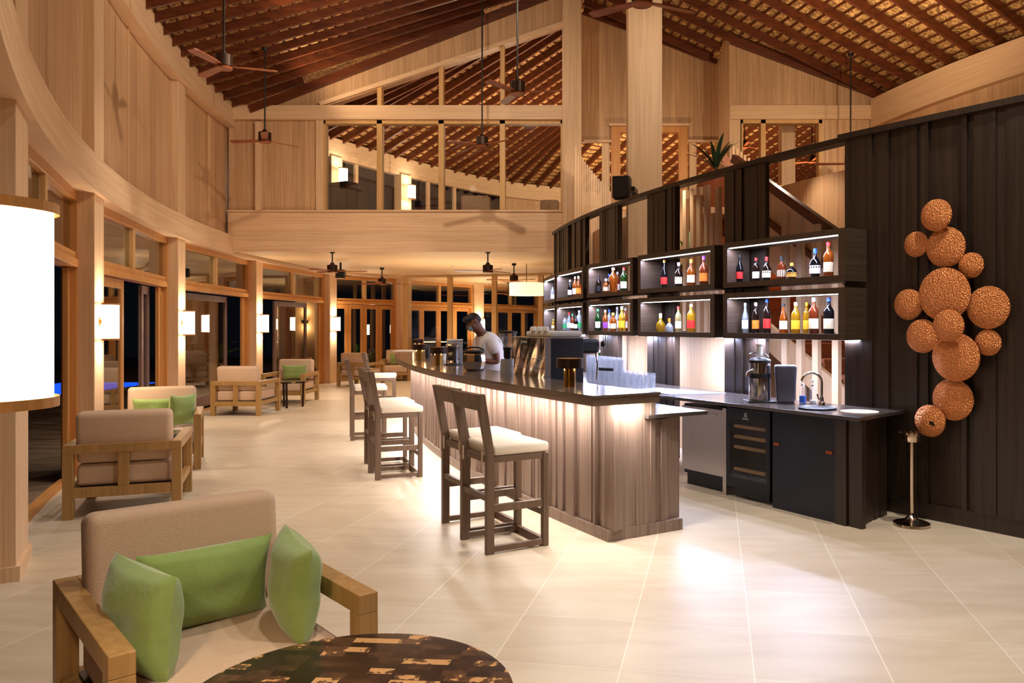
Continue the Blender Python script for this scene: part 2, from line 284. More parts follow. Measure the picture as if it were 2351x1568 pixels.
# ------------------------------------------------------------------ mesh builder
class MB:
    def __init__(s): s.v = []; s.f = []
    def add(s, vs, fs, M=None):
        o = len(s.v)
        for p in vs:
            p = Vector(p); s.v.append(M @ p if M else p)
        for f in fs: s.f.append([i+o for i in f])
        return s
    def box(s, x0, x1, y0, y1, z0, z1, M=None):
        return s.add([(x, y, z) for z in (z0, z1) for y in (y0, y1) for x in (x0, x1)],
              [(0, 2, 3, 1), (4, 5, 7, 6), (0, 1, 5, 4), (1, 3, 7, 5), (3, 2, 6, 7), (2, 0, 4, 6)], M)
    def bar(s, p0, p1, w, h, up=(0, 0, 1)):
        p0 = Vector(p0); p1 = Vector(p1); d = (p1-p0); L = d.length; d = d/L; up = Vector(up)
        sd = d.cross(up)
        if sd.length < 1e-4: sd = d.cross(Vector((1, 0, 0)))
        sd.normalize(); u = sd.cross(d).normalized()
        M = Matrix((sd, d, u)).transposed().to_4x4(); M.translation = p0
        return s.box(-w/2, w/2, 0, L, -h/2, h/2, M)
    def prism(s, poly, z0, z1, M=None):
        n = len(poly)
        return s.add([(p[0], p[1], z0) for p in poly]+[(p[0], p[1], z1) for p in poly],
              [tuple(reversed(range(n))), tuple(range(n, 2*n))]+[(i, (i+1) % n, (i+1) % n+n, i+n) for i in range(n)], M)
    def xz(s, poly, y0, y1):
        n = len(poly)
        return s.add([(p[0], y0, p[1]) for p in poly]+[(p[0], y1, p[1]) for p in poly],
              [tuple(range(n)), tuple(reversed(range(n, 2*n)))]+[((i+1) % n, i, i+n, (i+1) % n+n) for i in range(n)])
    def arc(s, r0, r1, a0, a1, z0, z1, n=None):
        n = n or max(1, int(abs(a1-a0)/.7)); vs = []; fs = []
        for i in range(n+1):
            a = a0+(a1-a0)*i/n
            vs += [P(r0, a, z0), P(r1, a, z0), P(r1, a, z1), P(r0, a, z1)]
        for i in range(n):
            k = i*4
            for j in range(4): fs.append((k+j, k+(j+1) % 4, k+4+(j+1) % 4, k+4+j))
        fs += [(3, 2, 1, 0), (n*4, n*4+1, n*4+2, n*4+3)]
        return s.add(vs, fs)
    def lathe(s, prof, c=(0, 0, 0), n=24, M=None, sx=1, sy=1):
        c = Vector(c); vs = []; fs = []; m = len(prof)
        for r, z in prof:
            for j in range(n):
                t = 2*math.pi*j/n; vs.append(c+Vector((max(r, 1e-4)*math.cos(t)*sx, max(r, 1e-4)*math.sin(t)*sy, z)))
        for i in range(m-1):
            for j in range(n): fs.append((i*n+j, i*n+(j+1) % n, (i+1)*n+(j+1) % n, (i+1)*n+j))
        fs.append(tuple(reversed(range(n)))); fs.append(tuple(range((m-1)*n, m*n)))
        return s.add(vs, fs, M)
    def cyl(s, p0, p1, r, n=16, r1=None):
        return s.tube([p0, p1], [r, r if r1 is None else r1], n)
    def tube(s, pts, r, n=10):
        pts = [Vector(p) for p in pts]; vs = []; fs = []; m = len(pts)
        rr = r if isinstance(r, (list, tuple)) else [r]*m
        prev = None
        for i, p in enumerate(pts):
            d = (pts[min(i+1, m-1)]-pts[max(i-1, 0)]).normalized()
            u = prev if prev is not None else (Vector((0, 0, 1)) if abs(d.z) < .9 else Vector((1, 0, 0)))
            a = (u-d*u.dot(d)).normalized(); b = d.cross(a); prev = a
            for j in range(n):
                t = 2*math.pi*j/n; vs.append(p+(a*math.cos(t)+b*math.sin(t))*rr[i])
        for i in range(m-1):
            for j in range(n): fs.append((i*n+j, i*n+(j+1) % n, (i+1)*n+(j+1) % n, (i+1)*n+j))
        fs.append(tuple(reversed(range(n)))); fs.append(tuple(range((m-1)*n, m*n)))
        return s.add(vs, fs)
    def build(s, name, mat, parent=None, smooth=False, bevel=0, world=False, seg=2, keep=False):
        me = bpy.data.meshes.new(name)
        off = Vector((0, 0, 0))
        if parent is not None and world: off = wloc(parent)
        elif parent is None and not keep:
            xs = [p.x for p in s.v]; ys = [p.y for p in s.v]; off = Vector(((min(xs)+max(xs))/2, (min(ys)+max(ys))/2, min(p.z for p in s.v)))
        me.from_pydata([tuple(p-off) for p in s.v], [], s.f); me.update()
        bm = bmesh.new(); bm.from_mesh(me); bmesh.ops.recalc_face_normals(bm, faces=bm.faces); bm.to_mesh(me); bm.free()
        if smooth:
            me.polygons.foreach_set('use_smooth', [True]*len(me.polygons))
            try: me.set_sharp_from_angle(angle=R(40))
            except Exception: pass
        me.materials.append(mat)
        o = bpy.data.objects.new(name, me); col.objects.link(o)
        if parent is not None: o.parent = parent
        else: o.location = off
        if bevel:
            b = o.modifiers.new('bevel', 'BEVEL'); b.width = bevel; b.segments = seg; b.limit_method = 'ANGLE'; b.angle_limit = R(40)
            if seg > 2: me.polygons.foreach_set('use_smooth', [True]*len(me.polygons))
        return o
def wloc(o):
    v = Vector((0, 0, 0))
    while o is not None: v += Vector(o.location); o = o.parent
    return v
def tag(o, label=None, cat=None, group=None, kind=None):
    if label: o['label'] = label
    if cat: o['category'] = cat
    if group: o['group'] = group
    if kind: o['kind'] = kind
    return o
def empty(name, loc=(0, 0, 0), rz=0, parent=None):
    o = bpy.data.objects.new(name, None); col.objects.link(o); o.location = loc; o.rotation_euler = (0, 0, rz); o.empty_display_size = .1
    if parent: o.parent = parent
    return o
def thing(name, label, cat, loc=(0, 0, 0), rz=0, group=None): return tag(empty(name, loc, rz), label, cat, group)
def structure(o): o['kind'] = 'structure'; return o
def kids(o): return [c for c in bpy.data.objects if c.parent == o]
def copy_tree(o, parent=None):
    c = o.copy(); col.objects.link(c); c.parent = parent
    for k in kids(o): copy_tree(k, c)
    return c
def face(d): return math.atan2(-d[0], d[1])
# ================================================================== STRUCTURE
random.seed(3)
# floor and terrace
b = MB(); n = 60; poly = [P(27.62, 48-80*i/n) for i in range(n+1)]+[Vector((-3.0, 34, 0)), Vector((14, 34, 0)), Vector((14, -3, 0))]
b.prism([(p.x, p.y) for p in poly], -.12, 0); structure(b.build('floor', FLOORM, keep=True))
b = MB(); b.prism([(-25, -4), (1.0, -4)]+[(P(27.66, 48-80*i/n).x, P(27.66, 48-80*i/n).y) for i in range(n+1)]+[(-3.0, 40), (-25, 40)], -.2, -.03)
structure(b.build('floor_terrace', DECK, keep=True))
b = MB(); b.arc(27.60, 27.72, 47, -7, 0, .012, 60); structure(b.build('trim_1', DOORW))
# columns of the curved outer wall: (near angle, far angle)
COLS = [(38.6, 37.5), (29.5, 28.3), (21.5, 20.5), (12.25, 11.4), (2.9, 2.1), (-6.5, -7.4)]
BZ0, BZ1 = 2.96, 3.33
FARC = [(Vector((-5.48, 23.9, 0)), Vector((.86, -.5))), (Vector((-3.75, 27.5, 0)), Vector((.8, -.6))), (Vector((-1.7, 30.9, 0)), Vector((.75, -.66)))]
k = 0
for a0, a1 in COLS:
    k += 1
    o = structure(empty('wall_column_%d' % k, P(27.55, (a0+a1)/2)))
    b = MB(); b.arc(27.45, 27.65, a0, a1, 0, BZ0 if k > 5 else 5.5, 1); b.build('post', OAKC, o, world=True, bevel=.006)
    b = MB(); b.arc(27.43, 27.66, a0+.05, a1-.05, 0, .09, 1); b.build('base_board', OAKC, o, world=True)
# generic local frame for straight bays
def bayframe(p, q):
    p = Vector((p[0], p[1], 0)); q = Vector((q[0], q[1], 0)); u = (q-p); L = u.length; u = u/L; n = Vector((-u.y, u.x, 0))
    M = Matrix(((u.x, n.x, 0, p.x), (u.y, n.y, 0, p.y), (0, 0, 1, 0), (0, 0, 0, 1))); return M, L
def leaf(parent, M, x0, x1, y0, z0, z1, mat, hinge=True, name='leaf'):
    s = .10
    b = MB(); b.box(x0, x0+s, y0, y0+.05, z0, z1, M); b.box(x1-s, x1, y0, y0+.05, z0, z1, M); b.box(x0+s, x1-s, y0, y0+.05, z1-.12, z1, M); b.box(x0+s, x1-s, y0, y0+.05, z0, z0+.2, M)
    l = b.build(name, mat, parent, world=True, bevel=.004)
    g = MB(); g.box(x0+s, x1-s, y0+.02, y0+.028, z0+.2, z1-.12, M); g.build('pane', GLASS, l, world=True)
    return l
def bay(idx, p, q, spec, sconly=False):
    M, L = bayframe(p, q)
    b0 = M @ Vector((L/2, 0, 0))
    o = structure(empty('window_%d' % idx, b0))
    b = MB(); b.box(0, .07, -.06, .08, 0, BZ0, M); b.box(L-.07, L, -.06, .08, 0, BZ0, M); b.box(.07, L-.07, -.06, .08, 2.86, BZ0, M)
    b.box(.07, L-.07, -.08, .10, 2.17, 2.25, M); b.box(.07, L-.07, -.05, .07, 2.25, 2.33, M); b.build('window_frame', DOORW, o, world=True, bevel=.004)
    b = MB(); b.box(L/2-.05, L/2+.05, -.05, .07, 2.33, 2.86, M); b.build('mullion', OAKM, o, world=True, bevel=.004)
    for x0, x1 in ((.07, L/2-.05), (L/2+.05, L-.07)):
        b = MB(); b.box(x0, x1, 0, .008, 2.33, 2.86, M); b.build('pane', GLASS, o, world=True)
    d = structure(empty('door_%d' % idx, b0))
    for x0, x1, y0, mt in spec: leaf(d, M, .07+(L-.14)*x0, .07+(L-.14)*x1, y0, .02, 2.16, mt)
RB = 27.66
full = [(i*.25+.001, i*.25+.249, 0, DOORW) for i in range(4)]
specs = [[(.05, .4, .2, DOORG), (.42, .68, .35, DOORG), (.96, 1, 0, DOORW)], [(.0, .42, 0, DOORW), (.80, .92, .12, DOORG), (.93, 1, 0, DOORW)],
         [(.22, .90, .25, DOORG), (.95, 1, 0, DOORW)], [(.40, .90, .25, DOORG), (.95, 1, 0, DOORW)]]
bay(6, P(RB, 46), P(RB, COLS[0][0]), [(.0, .25, 0, DOORW)])
bay(7, P(RB, COLS[0][1]), P(RB, COLS[1][0]), [(.80, .995, .1, DOORG)])
for i in range(4): bay(i+1, P(RB, COLS[i+1][1]), P(RB, COLS[i+2][0]), specs[i])
c5 = P(RB, COLS[5][1]); bay(5, (c5.x, c5.y), (-5.62, 23.75), full)
pr = Vector((-5.50, 24.25, 0)); pts8 = [(-5.55, 24.3), (-3.85, 27.2), (-3.6, 27.75), (-1.8, 30.6)]
bay(8, pts8[0], pts8[1], full); bay(9, pts8[2], pts8[3], full)
bay(10, (-1.5, 31.3), (1.2, 33.8), full)
for i, (c, nrm) in enumerate(FARC):
    o = structure(empty('wall_column_%d' % (7+i), c)); M = Matrix.Translation(c) @ Matrix.Rotation(face((nrm.x, nrm.y)), 4, 'Z')
    b = MB(); b.box(-.24, .24, -.1, .18, 0, BZ0+.05, M); b.build('post', OAKC, o, world=True, bevel=.006)
# lower curved beam, recessed upper wall, upper beam
b = MB(); b.arc(27.40, 27.72, 45, -7.5, BZ0, BZ1, 76); structure(b.build('trim_2', OAKB))
b = MB(); b.prism([(-6.8, 21.4), (-6.55, 21.4), (-5.3, 23.9), (-3.55, 27.5), (-1.4, 31.0), (1.3, 33.7), (1.2, 34.0), (-1.7, 31.2), (-3.9, 27.6), (-5.7, 24.0)], BZ0, BZ1); structure(b.build('trim_3', OAKB))
b = MB(); b.arc(27.56, 27.7, 45, 5.0, BZ1, 5.5, 60); structure(b.build('wall_left', OAKV))
b = MB(); b.arc(27.38, 27.72, 45, 5.0, 5.46, 5.90, 60); structure(b.build('trim_4', OAKB))
for a in (25.0, 17.0, 8.0):
    b = MB(); b.arc(27.535, 27.56, a, a-.06, BZ1, 5.46, 1); structure(b.build('trim_5', OAKC))
# ---- dividing wall at Y = D
Z = ZD; X = XD
L0 = -6.95
b = MB(); b.box(L0, X(1330), D, D+.30, Z(575), Z(485)); structure(b.build('wall_back', OAKH))
b = MB(); b.box(L0, X(1330), D-.04, D, Z(485)-.012, Z(485)+.02); structure(b.build('trim_6', OAKB))
b = MB(); b.box(L0, X(1330), D-.03, D+.02, Z(575)-.03, Z(575)); structure(b.build('trim_7', OAKB))
b = MB(); b.box(L0, X(738), D+.05, D+.25, Z(483), Z(275)); structure(b.build('wall_back_panel', OAKV))
b = MB(); b.box(X(588), X(600), D-.05, D+.05, Z(485), Z(280)); b.box(X(725), X(742), D, D+.1, Z(483), Z(275)); structure(b.build('trim_8', OAKC))
b = MB(); b.box(L0, X(1335), D-.05, D+.25, Z(275), Z(243)); structure(b.build('trim_9', OAKB))
def roofz(x): return 5.93+.386*(x+6.35) if x < -.15 else 8.37-.372*(x+.15)
# gable panel with the sloping opening
b = MB(); b.xz([(X(596), Z(243)), (X(745), Z(243)), (X(1290), Z(57)), (X(1290), roofz(X(1290))), (X(596), Z(243)+.06)], D+.05, D+.25); structure(b.build('wall_back_gable', OAKV))
b = MB(); b.bar((X(735), D+.02, Z(243)+.03), (X(1292), D+.02, Z(57)+.02), .08, .12, (0, 1, 0)); structure(b.build('trim_10', OAKB))
b = MB(); b.box(X(1291), X(1335), D-.12, D+.3, 0, 8.2); structure(b.build('wall_post', OAKC, bevel=.01))
for i, x in enumerate((1012, 870, 1153)):
    b = MB(); b.box(X(x-6), X(x+6), D+.03, D+.2, Z(483), Z(275)); b.box(X(x-5), X(x+5), D+.03, D+.2, Z(243), Z(240-(x-745)*.336)); structure(b.build('trim_%d' % (11+i), OAKM))
b = MB(); b.box(X(740), X(746), D+.03, D+.22, Z(483), Z(275)); b.box(X(740), X(1291), D+.03, D+.22, Z(283), Z(275)); b.box(X(740), X(1291), D+.03, D+.22, Z(486), Z(481)); b.box(X(1287), X(1292), D+.03, D+.22, Z(483), Z(275)); structure(b.build('trim_14', OAKM))
b = MB()
for x0, x1 in ((746, 864), (876, 1006), (1018, 1147), (1159, 1287)): b.box(X(x0), X(x1), D+.12, D+.128, Z(481), Z(283))
structure(b.build('window_11', GLASS))
# right part of the dividing wall
b = MB(); b.box(X(1675), 8.5, D-.05, D+.2, Z(275), Z(243)); structure(b.build('trim_15', OAKB))
b = MB(); b.xz([(X(1675), Z(243)), (8.5, Z(243)), (8.5, roofz(8.5)-.02), (X(1675), roofz(X(1675)))], D+.05, D+.25); structure(b.build('wall_back_gable_right', OAKV))
b = MB(); b.box(X(1675), X(1702), D, D+.25, 2.5, Z(275)); b.box(X(1888), X(1900), D, D+.25, Z(485), Z(275)); structure(b.build('trim_16', OAKC))
b = MB(); b.box(X(1892), 8.5, D+.02, D+.22, Z(483), Z(275)); structure(b.build('wall_back_right', OAKV))
b = MB(); b.box(X(1335), 8.5, D+.02, D+.22, 0, Z(486)); structure(b.build('wall_back_low', OAKV))
b = MB(); b.box(X(1700), X(1706), D, D+.2, Z(485), Z(275)); b.box(X(1747), X(1758), D, D+.2, Z(485), Z(275)); b.box(X(1880), X(1888), D, D+.2, Z(485), Z(275)); b.box(X(1700), X(1888), D, D+.2, Z(283), Z(275)); structure(b.build('trim_17', OAKM))
b = MB(); b.box(X(1795, 16.4), X(1826, 16.4), 16.4, 16.7, 3.2, 7.5); structure(b.build('wall_post_inner', OAKC))
# recess behind the king column
Y2 = 16.9
b = MB(); zz = lambda y: Z(y, Y2); xx = lambda x: X(x, Y2)
rz2 = lambda x: roofz(x)+.05
b.xz([(xx(1300), zz(325)), (xx(1405), zz(325)), (xx(1405), rz2(xx(1405))), (xx(1300), rz2(xx(1300)))], Y2, Y2+.15)
b.xz([(xx(1405), zz(292)), (xx(1578), zz(292)), (xx(1578), rz2(xx(1578))), (xx(1405), rz2(xx(1405)))], Y2, Y2+.15)
b.xz([(xx(1578), zz(325)), (xx(1665), zz(325)), (xx(1665), rz2(xx(1665))), (xx(1578), rz2(xx(1578)))], Y2, Y2+.15)
structure(b.build('wall_recess', OAKV))
b = MB(); b.box(2.86, 3.0, D+.2, Y2+.15, 5.2, 7.24); structure(b.build('wall_recess_side', OAKC))
b = MB()
b.box(xx(1403), xx(1424), Y2-.06, Y2+.1, 3.0, zz(292)); b.box(xx(1558), xx(1578), Y2-.06, Y2+.1, 3.0, zz(292)); b.box(xx(1424), xx(1558), Y2-.06, Y2+.1, zz(305), zz(292))
structure(b.build('door_frame', DOORW))
b = MB(); b.box(xx(1398), xx(1582), Y2-.10, Y2-.06, zz(291), zz(286)); b.box(xx(1340), xx(1403), Y2-.08, Y2-.03, zz(328), zz(323)); b.box(xx(1578), xx(1665), Y2-.08, Y2-.03, zz(328), zz(323)); structure(b.build('trim_18', OAKB))
b = MB(); b.box(xx(1382), xx(1400), Y2, Y2+.2, 3, zz(325)); b.box(xx(1583), xx(1599), Y2, Y2+.2, 3, zz(325)); structure(b.build('trim_19', OAKC))
b = MB(); b.box(xx(1642), xx(1663), Y2, Y2+.2, 3, zz(325)); structure(b.build('trim_20', OAKM))
b = MB(); b.box(-6.9, 9, D+.31, 31, 3.1, 3.35)
structure(b.build('floor_upper', OAKH))
# low ceiling over the back lounge
b = MB(); b.box(-6.9, -.2, D+.02, 34, 3.035, 3.09); structure(b.build('ceiling_lounge', CEILW, keep=True))
# glazed partition in the back lounge
b = MB(); pa = Vector((-5.25, 23.4, 0)); pb = Vector((-.9, 22.3, 0)); Mp, Lp = bayframe(pa, pb)
for t in (0, .315, .62, .93): b.box(Lp*t-.07, Lp*t+.07, -.05, .05, 0, 3.0, Mp)
b.box(0, Lp, -.05, .05, 2.97, 3.03, Mp); o = structure(b.build('window_12', OAKM))
b = MB(); b.box(0, Lp, -.004, .004, 0, 2.97, Mp); b.build('pane', GLASS, o, world=True)
# right wall of the hall
b = MB(); b.arc(14.8, 14.95, 44, 11.0, 0, 5.95, 40); structure(b.build('wall_right', OAKV))
b = MB(); b.arc(14.78, 15.1, 44, 11.2, 5.42, 5.97, 40); structure(b.build('trim_21', OAKB))
# king column
o = structure(empty('wall_column_10', (.86, 11.35, 0))); b = MB(); b.box(-.24, .24, -.24, .24, 0, 8.15); b.build('post', OAKC, o, bevel=.008)
# behind the camera: closing wall so light bounces warmly
b = MB(); b.box(1.5, 14, -3.1, -3.0, 0, 6.0); structure(b.build('wall_front', OAKV))
# ---- roofs
ceil = structure(empty('ceiling', (0, 12, 5.9)))
RE, RR, RI = 27.45, 20.75, 14.75
def zout(r): return 5.93+(RE-r)*.372
ZR = zout(RR)
def zin(r): return ZR-(RR-r)*.395
def clipped(p):
    lim = D+.03
    if -.04 < p.x < 2.84: lim = Y2-.02
    return p.y < lim
nr = 0
def rafters(a, rA, rB, zf):
    pts = []; N_ = 40
    for i in range(N_+1):
        r = rA+(rB-rA)*i/N_; p = P(r, a, zf(r))
        if clipped(p): pts.append(p)
        elif pts: break
    if len(pts) > 2:
        b = MB(); q = Vector((0, 0, -.09)); b.bar(pts[0]+q, pts[-1]+q, .05, .135 if rA > 25 else .15); b.build('rafter', RAFT, ceil, world=True)
a = 40.0
while a > 4.4:
    rafters(a, RE+.1, RR+.1, zout); a -= 1.02
a = 40.0
while a > 5.0:
    rafters(a, RI-.1, RR-.1, zin); a -= 1.9
b = MB()
def sheet(b, rA, rB, zf, a0, a1, n, m, off=.02):
    for i in range(n):
        for j in range(m):
            q = []
            for da, dr in ((0, 0), (1, 0), (1, 1), (0, 1)):
                a_ = a0+(a1-a0)*(i+da)/n; r = rA+(rB-rA)*(j+dr)/m; q.append(P(r, a_, zf(r)+off))
            if all(p.y < 17.6 for p in q): b.add(q, [(0, 1, 2, 3)])
sheet(b, RE+.4, RR, zout, 44, 3, 60, 20); sheet(b, RI-.4, RR, zin, 44, 3, 60, 20)
b.build('thatch', THATCH, ceil, world=True)
b = MB()
for zf, rA, rB in ((zout, RE, RR+.05), (zin, RI, RR-.05)):
    n_ = int(abs(rB-rA)/.17)
    for i in range(n_):
        r = rA+(rB-rA)*(i+.5)/n_; a_ = 42.0
        while a_ > 4:
            p = P(r, a_, zf(r)-.008); q = P(r, a_-.9, zf(r)-.008)
            if clipped(p) and clipped(q): b.bar(p, q, .035, .02)
            a_ -= .9
b.build('battens', RAFT, ceil, world=True)['kind'] = 'stuff'
b = MB(); p0 = P(RR, 42, ZR-.16)
pts = [P(RR, 42-i*2, ZR-.16) for i in range(17)]
pts = [p for p in pts if p.y < Y2]
for i in range(len(pts)-1): b.bar(pts[i], pts[i+1], .09, .22)
b.build('ridge_beam', RAFT, ceil, world=True)
b = MB(); b.bar((-6.5, D-.02, roofz(-6.5)-.10), (-.36, D-.02, roofz(-.36)-.10), .12, .15); b.bar((2.9, D-.02, roofz(2.9)-.10), (5.95, D-.02, roofz(5.95)-.10), .12, .15)
b.bar((.0, Y2-.03, roofz(0)-.06), (2.84, Y2-.03, roofz(2.84)-.06), .1, .15)
b.build('wall_rafter', RAFT, ceil, world=True)
# back roof, seen through the openings of the dividing wall
ceilb = structure(empty('ceiling_back', (-1, 22, 6.3)))
EZ = 6.3
eave = [(-6.75, 17.6), (-6.62, 18.6)]
for x, y in ((741, 307), (805, 328), (870, 347), (1000, 381), (1148, 413), (1289, 430)):
    g = G(x, y, EZ); eave.append((g.x, g.y))
eave += [(1.2, 28.7), (3.2, 30.2), (5.2, 31.7), (8.2, 34.0)]
def smooth_path(pts, n):
    out = []; P_ = [Vector((p[0], p[1], 0)) for p in pts]
    for i in range(len(P_)-1):
        p0 = P_[max(i-1, 0)]; p1 = P_[i]; p2 = P_[i+1]; p3 = P_[min(i+2, len(P_)-1)]
        for k_ in range(n):
            t = k_/n; out.append(.5*((2*p1)+(p2-p0)*t+(2*p0-5*p1+4*p2-p3)*t*t+(3*p1-p0-3*p2+p3)*t**3))
    out.append(P_[-1]); return out
ev = smooth_path(eave, 12)
cum = [0]
for i in range(1, len(ev)): cum.append(cum[-1]+(ev[i]-ev[i-1]).length)
def evat(s):
    for i in range(1, len(ev)):
        if cum[i] >= s:
            t = (s-cum[i-1])/(cum[i]-cum[i-1]); p = ev[i-1].lerp(ev[i], t); d = (ev[min(i+2, len(ev)-1)]-ev[max(i-3, 0)]).normalized(); return p, Vector((d.y, -d.x, 0))
    return ev[-1], Vector((.6, -.8, 0))
s = .2; SL = .40; rows = []
while s < cum[-1]:
    p, n_ = evat(s); t = 9.0
    if n_.y < -.05: t = min(t, (p.y-D-.35)/(-n_.y))
    e = p+n_*t; rows.append((p, n_, t))
    b = MB(); b.bar((p.x, p.y, EZ-.05), (e.x, e.y, EZ-.05+SL*t), .06, .18); b.build('rafter', RAFT, ceilb, world=True)
    s += .50
b = MB(); bb = MB()
for i in range(len(rows)-1):
    (p, n_, t), (q, m_, u) = rows[i], rows[i+1]
    b.add([(p.x-n_.x*.3, p.y-n_.y*.3, EZ+.05-SL*.3), (q.x-m_.x*.3, q.y-m_.y*.3, EZ+.05-SL*.3), (q.x+m_.x*u, q.y+m_.y*u, EZ+.05+SL*u), (p.x+n_.x*t, p.y+n_.y*t, EZ+.05+SL*t)], [(0, 1, 2, 3)])
    k_ = .1
    while k_ < min(t, u):
        bb.bar((p.x+n_.x*k_, p.y+n_.y*k_, EZ+.04+SL*k_), (q.x+m_.x*k_, q.y+m_.y*k_, EZ+.04+SL*k_), .05, .02); k_ += .2
b.build('thatch', THATCH, ceilb, world=True); bb.build('battens', RAFT, ceilb, world=True)['kind'] = 'stuff'
# wall plate and upper columns of the back room
b = MB(); bw = MB(); off = .08
for i in range(len(ev)-1):
    p, q = ev[i], ev[i+1]; d = (q-p).normalized(); nn = Vector((d.y, -d.x, 0))
    b.bar((p.x, p.y, EZ-.28), (q.x+d.x*.05, q.y+d.y*.05, EZ-.28), .18, .50)
    if p.x > -2.7: bw.bar((p.x-nn.x*.2, p.y-nn.y*.2, 4.5), (q.x-nn.x*.2, q.y-nn.y*.2, 4.5), .1, 3.0)
structure(b.build('trim_22', OAKB)); structure(bw.build('wall_far_upper', OAKV))
b = MB()
upc = []
for px_ in (762, 818, 872, 929, 985, 1048):
    for i in range(len(ev)-1):
        if (ev[i].x/ev[i].y*F+CX) <= px_ < (ev[i+1].x/ev[i+1].y*F+CX):
            p = ev[i].lerp(ev[i+1], .5); d = (ev[i+1]-ev[i]).normalized(); nn = Vector((d.y, -d.x, 0)); upc.append((p, d, nn)); break
for j, (p, d, nn) in enumerate(upc):
    wd = .26 if j in (0, 3) else .07
    b.bar((p.x, p.y, 3.35), (p.x, p.y, EZ-.5), wd*1.6, wd, (nn.x, nn.y, 0))
structure(b.build('wall_far_posts', OAKC))
# ================================================================== wall sconces
def dshape(w, d, n=14):
    return [(w/2*math.cos(math.pi*i/n), -d*math.sin(math.pi*i/n)) for i in range(n+1)]
def make_sconce():
    o = empty('wall_sconce')   # local: wall plane y=0, projecting to -y
    off = .045
    def pr(w, d, z0, z1):
        b = MB(); b.prism([(x, y-off) for x, y in reversed(dshape(w, d))], z0, z1); return b
    s = pr(.25, .145, -.185, .185).build('lamp_shade', SHADE, o)
    pr(.262, .155, -.2, -.18).build('shade_ring', DOORW, s); pr(.262, .155, .18, .2).build('shade_ring', DOORW, s)
    b = MB(); b.box(-.03, .03, -.012, 0, -.045, .045); b.box(-.015, .015, -.05, -.01, -.02, .02); b.build('bracket', BRASS, o)
    return o
scp = make_sconce(); firsts = [True]
def place_sconce(loc, rz, label, power):
    o = scp if firsts[0] else copy_tree(scp); firsts[0] = False
    o.location = loc; o.rotation_euler = (0, 0, rz)
    tag(o, label, 'wall lamp', 'wall sconces on the posts of the curved wall')
    n_ = Vector((math.sin(rz), -math.cos(rz), 0))
    for dz in (.21, -.21):
        pt = Vector(loc)+n_*.11+Vector((0, 0, dz)); area(pt, pt+Vector((0, 0, dz)), .11, power*.9, WARM2)
    return o
sl = ['huge glowing wall lamp cut off by the left edge, wooden rings top and bottom', 'hidden', 'glowing drum wall lamp on the second post, nearest fully visible one',
      'glowing wall lamp on the post between open door and potted palm', 'glowing wall lamp on the post behind the two facing armchairs', 'glowing wall lamp on the post above the far dark-framed armchair']
for i, (a0, a1) in enumerate(COLS):
    if i == 1: am = a0+.0
    am = (a0+a1)/2
    if i == 1: continue
    p = P(27.45, am, 1.61); v = Vector((CXX-p.x, CYY-p.y)).normalized()
    place_sconce(p, math.atan2(v.x, -v.y), sl[i], 10 if i == 0 else 9)
p = FARC[1][0]+Vector((FARC[1][1].x*.18*0, 0, 0)); v = FARC[1][1]
place_sconce(Vector((p.x, p.y, 1.61))+Vector((v.x, v.y, 0))*.19, math.atan2(v.x, -v.y), 'glowing wall lamp half hidden behind the head of the bartender', 8)
for j, lb in ((0, 'glowing wall lamp seen upstairs through the first pane of the big window'), (3, 'glowing wall lamp seen upstairs through the second pane of the big window')):
    p, d, nn = upc[j]; q = p+nn*.24
    place_sconce(Vector((q.x, q.y, 5.30)), math.atan2(nn.x, -nn.y), lb, 9)
# ================================================================== BAR SCREEN (dark ribbed wall on the ring r = 21.3)
RS = 21.30
def ribs_arc(b, r, a0, a1, z0, z1, out=1, wmin=.03, wmax=.085, dmax=.035, base=.03, seed=1):
    rnd = random.Random(seed); a = a0; sg = 1 if a1 > a0 else -1
    while (a1-a)*sg > 1e-4:
        w_ = math.degrees(rnd.uniform(wmin, wmax)/r); e = a+sg*w_
        if (a1-e)*sg < math.degrees(wmin/r): e = a1
        d = base+rnd.uniform(0, dmax)
        b.arc(r, r+out*d, a, e, z0, z1, 1); a = e
def ribs_line(b, p, q, z0, z1, wmin=.04, wmax=.11, dmax=.045, base=.03, seed=1, back=.04):
    M, L = bayframe(p, q); rnd = random.Random(seed); x = 0
    while x < L-1e-4:
        w_ = rnd.uniform(wmin, wmax)
        if L-x-w_ < wmin: w_ = L-x
        b.box(x, x+w_, -base-rnd.uniform(0, dmax), back, z0, z1, M); x += w_
ZT = 3.23
wa = Vector((2.36, 7.06, 0)); wd_ = Vector((.615, -.788, 0)).normalized(); wb = wa+wd_*3.1
wall = structure(empty('wall_dark', wa))
b = MB(); ribs_line(b, wa, wb, .13, ZT-.02, seed=5, back=.12); b.build('ribbed_boards', DARK, wall, world=True)
Mw, Lw = bayframe(wa, wb)
b = MB(); b.box(0, Lw, -.055, .12, 0, .13, Mw); b.build('base_board', DARK, wall, world=True)
b = MB(); b.box(-.05, Lw, -.10, .16, ZT-.02, ZT+.03, Mw); b.build('top_cap', DARK, wall, world=True)
screen = thing('bar_screen', 'tall curved screen of dark ribbed panels and open gaps behind the bottle shelves', 'screen', P(RS, 25, 0))
b = MB(); b.arc(RS-.08, RS+.06, ang(1960, RS)+.3, ang(1275, RS), ZT-.03, ZT+.02, 60); b.build('top_rail', DARK, screen, world=True)
pans = [(1277, 1309), (1317, 1349), (1380, 1424), (1491, 1556), (1672, 1761)]
for i, (x0, x1) in enumerate(pans):
    a0, a1 = ang(x1, RS), ang(x0, RS)
    b = MB(); ribs_arc(b, RS-.03, a0, a1, .0, ZT-.03, 1, .05, .12, .03, .05, seed=11+i); b.build('ribbed_panel', DARK, screen, world=True)
